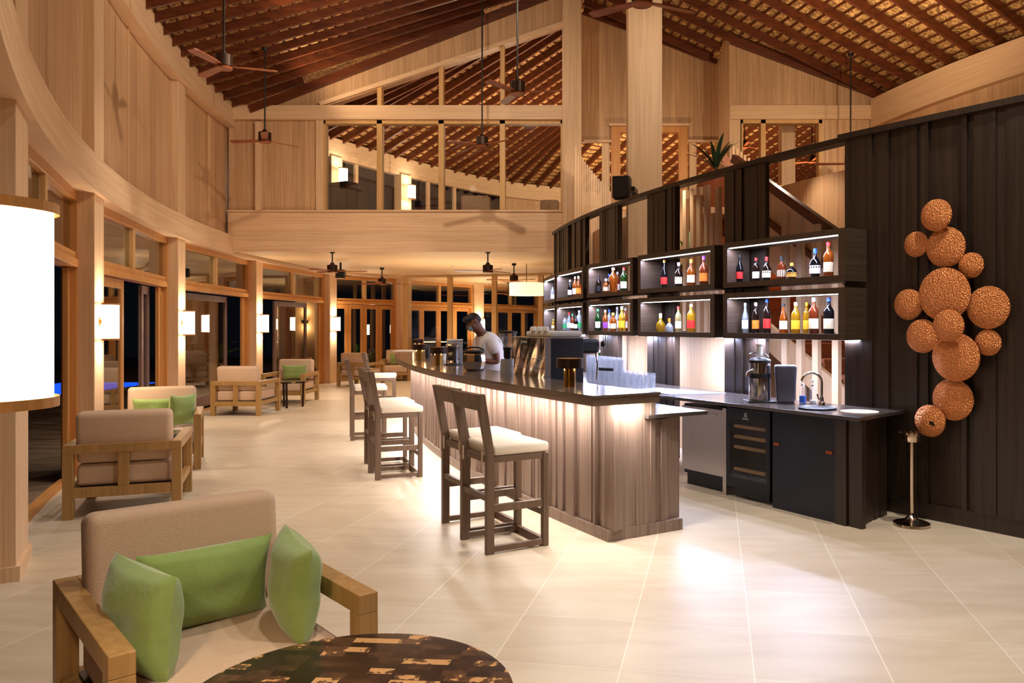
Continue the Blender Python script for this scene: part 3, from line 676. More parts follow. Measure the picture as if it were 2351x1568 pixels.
# ================================================================== BAR COUNTER (ring r 23.5 - 24.1)
RF, RBK, AN, AF = 24.10, 23.52, 32.45, 8.0
bar = thing('bar_counter', 'long curved bar with ribbed taupe front and dark stone top, lit under its edge', 'bar counter', P(23.8, 20, 0))
b = MB(); b.arc(RBK, RF, AN, AF, 1.01, 1.07, 50); b.build('counter_edge', TAUPT, bar, world=True, bevel=.004)
b = MB(); b.arc(RBK-.005, RF+.005, AN+.02, AF-.02, 1.068, 1.085, 50); b.build('counter_top', TOP, bar, world=True)
b = MB(); ribs_arc(b, 23.80, AN-.45, AF+.8, .085, 1.01, 1, .03, .09, .04, .02, seed=3)
b.build('ribbed_front', TAUPE, bar, world=True)
# ribbed end
e0 = P(23.84, AN-.42); e1 = P(23.16, AN-.42-.15)
b = MB(); ribs_line(b, (e0.x, e0.y), (e0+(e1-e0)*.60)[:2], .085, 1.01, .04, .09, .035, .01, seed=8); ribs_line(b, (e0+(e1-e0)*.60)[:2], (e1.x, e1.y), .085, .86, .04, .09, .035, .01, seed=9)
b.build('ribbed_end', TAUPE, bar, world=True)
b = MB(); b.arc(23.15, 23.79, AN-.62, AF+.9, .0, .86, 40); b.build('carcass', BLK, bar, world=True)
b = MB(); b.arc(23.52, 23.80, AN-.62, AF+.9, .86, 1.01, 40); b.build('upstand', TAUPE, bar, world=True)
b = MB(); b.arc(23.17, 23.86, AN-.40, AF+.8, 0, .085, 50); b.build('base_board', TAUPE, bar, world=True)
b = MB(); b.arc(23.93, 23.955, AN-.3, AF+.5, 1.0, 1.009, 50); M_, L_ = bayframe(P(23.95, AN-.25), P(23.5, AN-.25)); b.box(0, L_*.95, .02, .045, 1.0, 1.009, M_)
b.build('led_strip', LEDW, bar, world=True)
n_ = 13
for i in range(n_):
    a_ = AN-.9-(AN-AF-1.4)*(i+.5)/n_*1.0
    L_ = 2*math.pi*24*(AN-AF-1.4)/360/n_
    p = P(23.965, a_, .998); o = area(p, p-Vector((0, 0, 1)), L_*.98, 10*L_*1.0, LED, sy=.05); o.rotation_euler = (0, 0, R(a_)+math.pi/2)
p = (P(23.95, AN-.22, .998)+P(23.55, AN-.22, .998))/2; o = area(p, p-Vector((0, 0, 1)), .4, 7, LED, sy=.04); o.rotation_euler = (0, 0, R(AN))
# inner work counter
iw = thing('work_counter', 'low dark work counter sticking out behind the near end of the bar', 'counter', P(23.2, 29))
b = MB(); b.arc(22.95, 23.53, AN-.3, 26.0, .875, .905, 10); b.build('counter_top', TOPB, iw, world=True, bevel=.004)
b = MB(); b.arc(23.0, 23.14, AN-1.2, 26.0, .0, .875, 10); b.build('front_panel', STEELB, iw, world=True)
# ================================================================== BACK COUNTER
corner = Vector((2.10, 6.05, 0)); left = Vector((.74, 8.03, 0)); right = Vector((2.80, 6.73, 0))
bc = thing('back_counter', 'dark stone back counter with sink running under the bottle shelves', 'counter', (1.9, 7.2, 0))
poly = [corner]
for a_ in (26.5, 24, 21, 18, 15): poly.append(P(22.18, a_))
poly[1] = left
for a_ in (15, 18, 21, 24, 27, 30): poly.append(P(21.38, a_))
poly += [Vector((2.36, 7.10, 0))-Vector((.05, .05, 0)), right]
b = MB(); b.prism([(p.x, p.y) for p in reversed(poly)], .835, .865); b.build('counter_top', TOPB, bc, world=True, bevel=.004)
fd = (left-corner).normalized(); nd = Vector((fd.y, -fd.x, 0))  # nd points away from room (towards screen)
if nd.x < 0: nd = -nd
inset = corner+nd*.07+fd*.10
Mf, Lf = bayframe(inset, inset+fd*1.0)
def fr(s, d, z=0):  # s along the front from the near corner, d depth
    return corner+nd*(.06+d)+fd*s+Vector((0, 0, z))
def fbox(s0, s1, d0, d1, z0, z1):
    b = MB(); b.prism([tuple(fr(s, d))[:2] for s, d in ((s0, d0), (s1, d0), (s1, d1), (s0, d1))], z0, z1); return b
ed = (right-corner).normalized()
rb = MB(); q0 = corner+nd*.06+fd*.10+ed*.03; ribs_line(rb, (q0.x, q0.y), (q0+ed*.54).to_2d(), 0, .83, .04, .09, .03, .0, seed=21, back=.05)
rb.build('ribbed_end', DARK, bc, world=True)
rb = MB(); rb.prism([tuple(fr(s, d))[:2] for s, d in ((.02, .0), (.14, .0), (.14, .05), (.02, .05))], 0, .83); rb.build('side_panel', DARK, bc, world=True)
b = fbox(.25, 2.3, .66, .68, .05, .83); b.build('back_panel', BLK, bc, world=True)
b = fbox(.95, 1.25, .22, .5, .80, .866); b.build('sink', STEEL, bc, world=True)
cab = thing('cabinet', 'matt black metal cabinet with two small copper pulls under the back counter', 'cabinet', fr(.6, .3))
fbox(.26, .92, .03, .5, .0, .825).build('body', BLK, cab, world=True)
fbox(.26, .92, .0, .03, .0, .825).build('door', BLKM, cab, world=True)
fbox(.15, .255, -.02, .3, .0, .825).build('side_panel', DARK, cab, world=True)
for s0, z0 in ((.84, .54), (.29, .54)):
    fbox(s0, s0+.06, -.012, .0, z0, z0+.025).build('door_pull', COPPW, cab, world=True)
wf = thing('wine_fridge', 'black glass-fronted wine fridge with four wooden racks, beside the black cabinet', 'fridge', fr(1.2, .3))
fbox(.95, 1.47, .20, .5, .06, .82).build('body', BLK, wf, world=True)
fbox(.95, .99, .0, .2, .1, .82).build('side_wall', BLK, wf, world=True); fbox(1.43, 1.47, .0, .2, .1, .82).build('side_wall', BLK, wf, world=True)
cpn = fbox(.99, 1.43, .0, .02, .72, .82).build('control_panel', BLK, wf, world=True); fbox(.99, 1.43, .0, .02, .1, .19).build('lower_panel', BLK, wf, world=True)
fbox(.99, 1.43, .0, .006, .19, .72).build('glass_door', SMOKE, wf, world=True)
fbox(1.0, 1.42, .05, .12, .02, .1).build('base_grille', BLK, wf, world=True)
for z0 in (.64, .545, .45, .25): fbox(1.03, 1.40, .02, .05, z0, z0+.026).build('rack', CHAIRW, wf, world=True)
# emblem and word
def text(body, size, mat, parent, loc, rot, name='lettering', ext=.001, al='CENTER'):
    cu = bpy.data.curves.new(name, 'FONT'); cu.body = body; cu.size = size; cu.extrude = ext; cu.align_x = al; cu.align_y = 'CENTER'
    o = bpy.data.objects.new(name, cu); col.objects.link(o); cu.materials.append(mat); o.parent = parent; o.location = Vector(loc)-wloc(parent); o.rotation_euler = rot
    dg = bpy.context.evaluated_depsgraph_get(); me = bpy.data.meshes.new_from_object(o.evaluated_get(dg)); me.name = name
    q = bpy.data.objects.new(name, me); col.objects.link(q); q.parent = parent; q.location = o.location; q.rotation_euler = rot; bpy.data.objects.remove(o); q.name = name; return q
nf = -nd; zr = math.atan2(nf.x, -nf.y)
b = MB()
def em(x0, x1, z0, z1):
    c = fr(1.235, -.003, .765); t = -fd
    for q in ((x0, x1),): b.add([c+t*q[0]+Vector((0, 0, z0)), c+t*q[1]+Vector((0, 0, z0)), c+t*q[1]+Vector((0, 0, z1)), c+t*q[0]+Vector((0, 0, z1))], [(0, 1, 2, 3)])
for sx in (-1, 1):
    for sz in (-1, 1):
        c = fr(1.235, -.003, .765); t = -fd; f_ = lambda x, z: c+t*x+Vector((0, 0, z))
        b.add([f_(sx*.017, sz*.02), f_(sx*.002, sz*.02), f_(sx*.013, sz*.010), f_(sx*.017, sz*.003)], [(0, 1, 2, 3)])
c = fr(1.235, -.003, .765); t = -fd; f_ = lambda x, z: c+t*x+Vector((0, 0, z))
b.add([f_(-.013, 0), f_(.006, .013), f_(.006, -.013)], [(0, 1, 2)])
b.build('emblem', MARK, cpn, world=True)
text('Electrolux', .017, MARK, cpn, fr(1.235, -.004, .732), (R(90), 0, zr), 'brand_word')
sf = thing('steel_fridge', 'brushed steel fridge half hidden behind the near end of the bar', 'fridge', fr(1.8, .3))
fbox(1.53, 2.12, .06, .5, .12, .80).build('body', BLK, sf, world=True)
fbox(1.55, 2.12, .03, .06, .16, .78).build('door', STEELB, sf, world=True)
fbox(1.50, 1.545, .02, .4, .0, .80).build('side_frame', STEELB, sf, world=True)
fbox(1.55, 2.12, .10, .4, .0, .12).build('base_grille', BLK, sf, world=True)
fbox(1.62, 2.05, .015, .03, .725, .745).build('handle', STEEL, sf, world=True)
# ================================================================== SHELF BOXES
BOX = {5: ((1.407, 8.01), (2.206, 6.70)), 4: ((.643, 9.43), (1.341, 8.14)), 3: ((.043, 10.83), (.595, 9.64)), 2: ((-.435, 12.5), (-.009, 11.15)), 1: ((-.711, 14.03), (-.459, 12.73))}
BN = {5: 'nearest the copper plates', 4: 'second from the copper plates', 3: 'middle of its row', 2: 'second from the far end', 1: 'at the far left end'}
boxM = {}
for k, (fl, frr) in BOX.items():
    M, L = bayframe(fl, frr); boxM[k] = (M, L)       # local +y points away from room? check sign
    sgn = 1 if (M @ Vector((0, 1, 0))-M @ Vector((0, 0, 0))).dot(Vector((1, .5, 0))) > 0 else -1
    for z0, nm in ((1.947, 'upper'), (1.443, 'lower')):
        c = M @ Vector((L/2, sgn*.15, z0)); o = thing('shelf_box', 'dark open shelf box with lit bottles, %s row, %s' % (nm, BN[k]), 'shelf', c, group='lit bottle shelf boxes on the screen')
        h = .45; t = .052; d = .30*sgn
        y0, y1 = min(0, d), max(0, d)
        b = MB(); b.box(0, L, y0, y1, z0, z0+t, M); b.box(0, L, y0, y1, z0+h-t, z0+h, M); b.box(0, t+.01, y0, y1, z0+t, z0+h-t, M); b.box(L-t-.02, L, y0, y1, z0+t, z0+h-t, M)
        fm = b.build('frame', SHELFW, o, world=True)
        b = MB(); b.box(t+.01, L-t-.02, d*.08 if sgn > 0 else d*.16, d*.16 if sgn > 0 else d*.08, z0+h-t-.006, z0+h-t-.001, M); b.build('led_strip', LEDM, fm, world=True)
        b = MB(); b.box(L*.5-.3, L*.5-.28, min(d, d*1.4), max(d, d*1.4), z0+.02, z0+.06, M); b.box(L*.5+.28, L*.5+.3, min(d, d*1.4), max(d, d*1.4), z0+.02, z0+.06, M); b.build('bracket', BLK, o, world=True)
        p = M @ Vector((L/2, d*.14, z0+h-t-.015)); tg = M @ Vector((L/2, d*.62, z0)); l = area(p, tg, L*.88, 16, COOL, sy=.02)
        l.rotation_euler = Matrix.Rotation(math.atan2(frr[1]-fl[1], frr[0]-fl[0]), 4, 'Z').to_euler()
    # under-shelf strip washing the counter and screen
    p = M @ Vector((L/2, sgn*.26, 1.435)); l = area(p, p-Vector((0, 0, 1)), L*.9, 44, COOL, sy=.03); l.rotation_euler = (0, 0, math.atan2(frr[1]-fl[1], frr[0]-fl[0]))
    b = MB(); b.box(.06, L-.06, sgn*.26-.01, sgn*.26+.01, 1.437, 1.443, M); o = b.build('led_strip', LEDM); tag(o, 'thin white light strip under the lower shelf box %s' % BN[k], 'light strip', 'light strips under the shelf boxes')
    boxM[k] = (M, L, sgn)
# ---- bottles
LQ = {}
def liquid(nm, c, tr=.75, rough=.06):
    if nm not in LQ: LQ[nm] = plain('bottle_glass_'+nm, c, rough, trans=tr, ior=1.2, coat=.6)
    return LQ[nm]
LC = {'dark': srgb(30, 16, 12), 'black': srgb(14, 14, 18), 'amber': srgb(196, 104, 30), 'gold': srgb(226, 176, 40), 'clear': srgb(226, 236, 240), 'green': srgb(40, 90, 36), 'red': srgb(140, 30, 20), 'brown': srgb(110, 44, 20), 'blue': srgb(20, 50, 190), 'pale': srgb(232, 216, 150)}
LBL = {}
def lblmat(c):
    if c not in LBL: LBL[c] = plain('paper_label', srgb(*c), .6)
    return LBL[c]
CO = {'cream': (232, 214, 176), 'white': (236, 234, 230), 'red': (206, 40, 34), 'yellow': (226, 180, 40), 'black': (22, 20, 20), 'blue': (40, 80, 190), 'gold': (200, 150, 60), 'silver': (190, 190, 196), 'purple': (130, 60, 150), 'green': (40, 140, 80), 'orange': (226, 130, 40), 'none': None}
SH = {'std': [(.9, 0), (1, .02), (1, .60), (.92, .66), (.45, .76), (.36, .80), (.34, .93)], 'slim': [(.9, 0), (1, .02), (1, .45), (.9, .55), (.45, .72), (.35, .8), (.33, .94)],
      'squat': [(.9, 0), (1, .03), (1.02, .3), (.9, .45), (.5, .58), (.3, .66), (.28, .80)], 'curvy': [(.55, 0), (.62, .02), (.75, .2), (1, .42), (.9, .56), (.5, .70), (.33, .78), (.3, .94)],
      'round': [(.5, 0), (.6, .01), (.95, .18), (1.05, .36), (.95, .54), (.55, .68), (.3, .74), (.28, .88)], 'square': [(1, 0), (1.02, .01), (1.02, .58), (.95, .64), (.5, .70), (.4, .74), (.4, .86)], 'flask': [(.9, 0), (1, .02), (1.05, .5), (.95, .60), (.4, .72), (.36, .78), (.34, .9)]}
def bottle(loc, h, w_, shape, liq, lab, capc, label, group, labz=(.14, .42)):
    o = thing('bottle', label, 'bottle', loc, rz=.6, group=group)
    n = 4 if shape == 'square' else 14
    prof = [(r*w_/2*(1.25 if shape == 'square' and r > .8 else 1), z*h) for r, z in SH[shape]]
    b = MB(); b.lathe(prof, n=n if n > 4 else 14, sx=1, sy=1)
    b.build('glass', liquid(liq, LC[liq], .35 if liq in ('dark', 'black', 'red', 'brown') else .8), o, smooth=True)
    if CO[lab]:
        rm = w_/2*(1.26 if shape == 'square' else (1.03 if shape != 'curvy' else .95))
        b = MB(); q = []; nn = 10; z0, z1 = labz[0]*h, labz[1]*h
        for i in range(nn+1):
            t = -1.15+2.3*i/nn-math.pi/2-.95; q.append(Vector((rm*math.cos(t), rm*math.sin(t), 0)))
        vs = [p_+Vector((0, 0, z0)) for p_ in q]+[p_+Vector((0, 0, z1)) for p_ in q]
        b.add(vs, [(i, i+1, i+1+nn+1, i+nn+1) for i in range(nn)]); b.build('label', lblmat(CO[lab]), o, smooth=True)
    ct = SH[shape][-1]; cr_ = ct[0]*w_/2*1.15
    b = MB(); b.lathe([(cr_, ct[1]*h-.012), (cr_, h*.995), (cr_*.9, h)], n=12); b.build('cap', lblmat(CO[capc] or (230, 225, 215)), o, smooth=True)
    return o
def boxpoint(k, x, d=.15):
    M, L, sg = boxM[k]; best = None
    for i in range(400):
        p = M @ Vector((L*i/400, sg*d, 0)); e = abs(p.x/p.y*F+CX-x)
        if best is None or e < best[0]: best = (e, p, i/400)
    return best[1]
ORD = ['first', 'second', 'third', 'fourth', 'fifth', 'sixth', 'seventh', 'eighth', 'ninth']
BD = [
 (5, 'u', [(1698, .285, .078, 'curvy', 'black', 'red', 'black', .15), (1736, .235, .075, 'std', 'dark', 'white', 'red', .15), (1760, .235, .09, 'round', 'dark', 'cream', 'red', .15), (1794, .225, .07, 'square', 'brown', 'cream', 'black', .15), (1818, .155, .10, 'round', 'black', 'gold', 'gold', .15), (1871, .265, .105, 'round', 'black', 'white', 'blue', .15), (1902, .31, .09, 'std', 'amber', 'cream', 'red', .15)]),
 (5, 'l', [(1711, .30, .07, 'slim', 'clear', 'white', 'silver', .15), (1735, .30, .075, 'std', 'dark', 'orange', 'cream', .15), (1761, .33, .075, 'std', 'dark', 'red', 'blue', .15), (1799, .28, .08, 'slim', 'amber', 'white', 'black', .15), (1827, .29, .085, 'std', 'gold', 'yellow', 'cream', .15), (1852, .29, .07, 'std', 'gold', 'yellow', 'yellow', .22), (1868, .325, .09, 'std', 'brown', 'cream', 'silver', .12), (1903, .32, .095, 'std', 'black', 'cream', 'blue', .15)]),
 (4, 'u', [(1491, .31, .062, 'slim', 'dark', 'cream', 'silver', .15), (1525, .33, .088, 'curvy', 'black', 'red', 'gold', .15), (1558.6, .28, .09, 'flask', 'dark', 'cream', 'silver', .15), (1587, .30, .095, 'flask', 'amber', 'cream', 'orange', .15), (1616, .32, .095, 'flask', 'brown', 'orange', 'purple', .15)]),
 (4, 'l', [(1516.5, .215, .115, 'squat', 'gold', 'none', 'cream', .15), (1536.5, .155, .095, 'squat', 'clear', 'none', 'orange', .10), (1557.5, .29, .075, 'std', 'pale', 'cream', 'red', .15), (1587, .31, .095, 'std', 'gold', 'red', 'cream', .15)]),
 (3, 'u', [(1374, .25, .075, 'std', 'dark', 'black', 'black', .12), (1384, .25, .06, 'std', 'dark', 'black', 'black', .24), (1391, .19, .08, 'flask', 'amber', 'cream', 'silver', .10), (1398, .27, .06, 'std', 'dark', 'white', 'blue', .24), (1408, .33, .11, 'std', 'amber', 'none', 'cream', .13), (1418, .28, .07, 'std', 'brown', 'white', 'silver', .24), (1432.5, .31, .09, 'std', 'green', 'cream', 'red', .14)]),
 (3, 'l', [(1373, .30, .08, 'std', 'green', 'white', 'green', .12), (1382.5, .30, .07, 'std', 'green', 'white', 'red', .24), (1390, .28, .07, 'std', 'amber', 'purple', 'silver', .12), (1399, .29, .07, 'std', 'clear', 'white', 'blue', .24), (1407.5, .24, .095, 'flask', 'amber', 'cream', 'gold', .10), (1417, .32, .075, 'slim', 'clear', 'white', 'silver', .24), (1428, .32, .09, 'flask', 'gold', 'yellow', 'cream', .12), (1436, .30, .07, 'std', 'amber', 'white', 'silver', .22)]),
 (2, 'u', [(1294, .22, .08, 'std', 'dark', 'cream', 'blue', .12), (1301, .26, .07, 'std', 'dark', 'cream', 'blue', .22), (1309, .27, .07, 'std', 'black', 'white', 'white', .12), (1320.5, .31, .08, 'std', 'amber', 'cream', 'white', .15), (1328.5, .31, .085, 'flask', 'amber', 'orange', 'cream', .15)]),
 (2, 'l', [(1297, .23, .08, 'std', 'clear', 'green', 'black', .13), (1307, .28, .09, 'flask', 'clear', 'white', 'red', .2), (1314.5, .25, .06, 'std', 'brown', 'white', 'green', .12), (1322, .22, .065, 'std', 'dark', 'white', 'black', .12), (1330, .30, .09, 'std', 'clear', 'green', 'silver', .18)]),
 (1, 'u', [(1256.5, .26, .085, 'std', 'clear', 'silver', 'white', .15), (1263, .30, .085, 'std', 'clear', 'white', 'silver', .15), (1269, .28, .075, 'std', 'clear', 'silver', 'black', .15)]),
 (1, 'l', [(1257.5, .26, .08, 'std', 'clear', 'black', 'white', .12), (1263.5, .29, .09, 'std', 'blue', 'white', 'blue', .18), (1270, .18, .06, 'std', 'gold', 'cream', 'gold', .12)]),
]
LW = {'dark': 'dark', 'black': 'black', 'amber': 'amber', 'gold': 'golden', 'clear': 'clear', 'green': 'green', 'red': 'red', 'brown': 'red-brown', 'blue': 'cobalt blue', 'pale': 'pale'}
BW = {5: 'box nearest the copper plates', 4: 'second box from the copper plates', 3: 'middle box', 2: 'second box from far end', 1: 'far left box'}
for k, row, L_ in BD:
    for i, (x, h, w_, shp, liq, lab, cp, dd) in enumerate(L_):
        p = boxpoint(k, x, dd); p.z = (1.947 if row == 'u' else 1.443)+.052
        lb = '%s bottle%s, %s from left, %s row, %s' % (LW[liq], '' if lab == 'none' else ' with %s label' % lab, ORD[i], 'upper' if row == 'u' else 'lower', BW[k])
        bottle(p, h, w_, shp, liq, lab, cp, lb, 'liquor bottles in the lit shelf boxes')
# ================================================================== STAIR behind the screen
st = thing('staircase', 'curved staircase of red timber risers and pale stringer behind the bar screen', 'staircase', P(20.4, 30, 0))
a_ = 38.5; z = .0; step = .30
i = 0
a_ = 33.4
while z < 3.2:
    da = .85
    b = MB(); b.arc(19.1, 20.12, a_, a_-da-.06, z+.13, z+.17, 1); b.build('tread', STAIRW, st, world=True)
    b = MB(); b.arc(19.1, 20.10, a_-.02, a_-.10, max(0, z-.02), z+.13, 1); b.build('riser', STAIRW, st, world=True)
    z += .17; a_ -= da; i += 1
def stairz(a): return (33.4-a)*.2
b = MB(); n_ = 22
for i in range(n_):
    a0 = 33.4-(33.4-a_)*i/n_; a1 = 33.4-(33.4-a_)*(i+1)/n_
    z0, z1 = stairz(a0), stairz(a1)
    v = [P(20.13, a0, max(0, z0-.25)), P(20.19, a0, max(0, z0-.25)), P(20.19, a0, z0+.08), P(20.13, a0, z0+.08), P(20.13, a1, max(0, z1-.25)), P(20.19, a1, max(0, z1-.25)), P(20.19, a1, z1+.08), P(20.13, a1, z1+.08)]
    b.add(v, [(0, 1, 5, 4), (1, 2, 6, 5), (2, 3, 7, 6), (3, 0, 4, 7)])
b.build('stringer', OAKC, st, world=True)
n_ = 20; vs = []; b = MB(); bh = []
for i in range(n_+1):
    aa = 33.4-(33.4-a_)*i/n_; zz_ = stairz(aa)
    vs += [P(19.02, aa, max(0, zz_-.1)), P(19.07, aa, max(0, zz_-.1)), P(19.07, aa, zz_+.96), P(19.02, aa, zz_+.96)]; bh.append(P(19.06, aa, zz_+1.0))
b.add(vs, [(4*i+j, 4*i+(j+1) % 4, 4*i+4+(j+1) % 4, 4*i+4+j) for i in range(n_) for j in range(4)]); b.build('balustrade_panel', OAKV, st, world=True)
def hrz(a): return 3.0-.227*(a-27.25)
b = MB(); vs = []; rl = []; rl2 = []
for i in range(n_+1):
    aa = 32.5-(32.5-24.2)*i/n_; zz_ = hrz(aa)
    vs += [P(20.24, aa, zz_-1.0), P(20.28, aa, zz_-1.0), P(20.28, aa, zz_-.04), P(20.24, aa, zz_-.04)]; rl.append(P(20.27, aa, zz_)); rl2.append(P(20.31, aa, zz_-.42))
b.add(vs, [(4*i+j, 4*i+(j+1) % 4, 4*i+4+(j+1) % 4, 4*i+4+j) for i in range(n_) for j in range(4)]); b.build('balustrade_panel', OAKC, st, world=True)
b = MB()
for i in range(n_): b.bar(rl[i], rl[i+1], .08, .10)
b.build('handrail', RAFT, st, world=True)
b = MB()
for i in range(n_): b.bar(rl2[i], rl2[i+1], .05, .06)
b.build('lower_rail', RAFT, st, world=True)
b = MB(); b.arc(18.75, 18.8, 44, 14, 0, 3.6, 40); structure(b.build('wall_stair', OAKV))
# tall pale posts in front of the flight
for x, yt in ((1570, 437), (1587, 434), (1602, 430), (1619, 425), (1645, 430), (1670, 440), (1632, 490), (1799, 488), (1833, 500), (1870, 515), (1916, 540), (1950, 560)):
    a2 = ang(x, 20.75); p = P(20.72, a2); zt = H+(CY-yt)/F*p.y
    b = MB(); M = Matrix.Translation(p) @ Matrix.Rotation(R(a2), 4, 'Z'); b.box(-.025, .025, -.04, .04, 0, zt, M); b.build('tall_post', OAKC, st, world=True)
# pale boarded enclosure under the flight
b = MB(); b.arc(20.80, 20.86, ang(1700, 20.86), 4, 0, 1.42, 40); structure(b.build('wall_bar_low', OAKC))
b = MB(); b.arc(20.50, 20.55, ang(1560, 20.55), ang(1345, 20.55), 1.40, 3.3, 20); structure(b.build('wall_bar_back', OAKV))
# red timber cladding below the upper landing
b = MB(); b.arc(18.85, 18.9, 19.5, 11, 2.2, 3.3, 12); structure(b.build('wall_landing', STAIRW))
# slatted guards
g = thing('slatted_guard', 'dense row of thin pale slats stepping down beside the king column', 'balustrade', (.2, 15, 3.0))
for i in range(16):
    t = i/15; x = 1322+78*t; y = 335+105*t**.8; Y = 14.3+1.0*t
    p = A(x, y, Y); b = MB(); b.box(p.x-.018, p.x+.018, p.y-.03, p.y+.03, 2.6, p.z); b.build('slat', OAKC, g, world=True)
g = thing('slatted_guard', 'row of pale slats stepping down in front of the right upper window', 'balustrade', (3.7, 12, 2.6))
for i in range(15):
    t = i/14; x = 1765+190*t; y = 415+78*t; Y = 13.0
    p = A(x, y, Y); b = MB(); b.box(p.x-.022, p.x+.022, p.y-.03, p.y+.03, 2.6, p.z); b.build('slat', OAKC, g, world=True)
g2 = thing('slatted_guard', 'short row of pale slats high in front of the post beside the right window', 'balustrade', (3.0, 13, 4.2))
for i in range(6):
    x = 1683+9*i; y = 335+7*i; p = A(x, y, 13.5); b = MB(); b.box(p.x-.02, p.x+.02, p.y-.03, p.y+.03, 3.36, p.z); b.build('slat', OAKC, g2, world=True)
b = MB(); b.bar(A(1655, 355, 13.4), A(1690, 395, 13.4), .05, .12); b.build('handrail', STAIRW, g2, world=True)
# ================================================================== copper plates
M, L = bayframe(wa, wb)
CP = [(2150, 494, 74, .10), (2171.5, 567.5, 93, .06), (2104, 561, 59, .05), (2230, 609, 59, .05), (2168, 676, 123, .10), (2086.5, 699, 71, .05), (2269, 706, 99, .06), (2178, 747.7, 74, .16), (2118, 771.5, 78, .09), (2269, 786.5, 61, .05), (2194.5, 820, 112, .10), (2188, 917, 97, .06), (2135.5, 966, 74, .10)]
CL = ['topmost of the cluster', 'large, directly under the topmost plate', 'small, far left at the top', 'small, right of the second plate', 'largest, in the upper middle', 'at the left edge, beside the largest plate',
      'large, at the right edge', 'middle sized, overlapping the centre', 'left of the central overlapping plate', 'small, below the large right edge plate', 'large, in the lower middle', 'second from the bottom', 'lowest, with a dark spot']
nw = M.to_3x3() @ Vector((0, -1, 0))
if nw.y > 0: nw = -nw
for (x, y, hpx, off), lb in zip(CP, CL):
    o_ = wa+nw*(.075+off); d = Vector(((x-CX)/F, 1, 0)); nn = nw.to_2d()
    t = (o_.to_2d().dot(nn))/(d.to_2d().dot(nn)); p = Vector((d.x*t, t, H+(CY-y)/F*t)); r = hpx/2*t/F
    o = thing('copper_plate', 'hammered copper wall plate, %s' % lb, 'wall decoration', p, group='hammered copper plates on the dark wall')
    prof = [(r*.80, -.012), (r, 0), (r*.99, .008), (r*.85, .020), (r*.5, .030), (r*.2, .034), (0, .035)]
    q = Vector((0, 0, 1)).rotation_difference(nw).to_matrix().to_4x4()
    b = MB(); b.lathe(prof, n=40, M=q); b.build('plate', COPPER, o, smooth=True)
    b = MB(); b.cyl(-nw*(off+.03), -nw*.01, .02, 8); b.build('fixing_rod', IRON, o)
    if lb.startswith('lowest'):
        b = MB(); rr = random.Random(4); pts = []
        for i in range(18):
            t_ = i/18*2*math.pi; k_ = .018*rr.uniform(.7, 1.2); u_ = q.to_3x3() @ Vector((1, 0, 0)); v_ = q.to_3x3() @ Vector((0, 1, 0))
            pts.append(nw*.037+Vector((.02, -.026, -.015))+Vector((wd_.x*math.cos(t_)*k_*1.3, wd_.y*math.cos(t_)*k_*1.3, math.sin(t_)*k_)))
        b.add(pts, [tuple(range(18))]); b.build('dark_spot', IRON, o)
# ================================================================== stand ashtray
p = G(2093, 1206); o = thing('standing_ashtray', 'tall polished metal ashtray stand in front of the dark ribbed wall', 'ashtray stand', p)
b = MB(); b.lathe([(.135, 0), (.14, .006), (.138, .022), (.12, .03), (.06, .045), (.03, .075), (.018, .10)], n=36); b.build('base', NICK, o, smooth=True)
b = MB(); b.cyl((0, 0, .1), (0, 0, .66), .019, 20); b.build('pole', NICK, o, smooth=True)
b = MB(); b.lathe([(.02, .655), (.062, .66), (.066, .675), (.066, .705), (.085, .715), (.085, .722), (.06, .722), (.055, .70)], n=36); ab = b.build('bowl', NICK, o, smooth=True)
b = MB()
for i in range(16):
    t = i/16*2*math.pi; b.box(-.008, .008, -.012, .012, 0, .012, Matrix.Translation((.075*math.cos(t), .075*math.sin(t), .722)) @ Matrix.Rotation(t+math.pi/2, 4, 'Z'))
b.build('rim_teeth', NICK, ab)
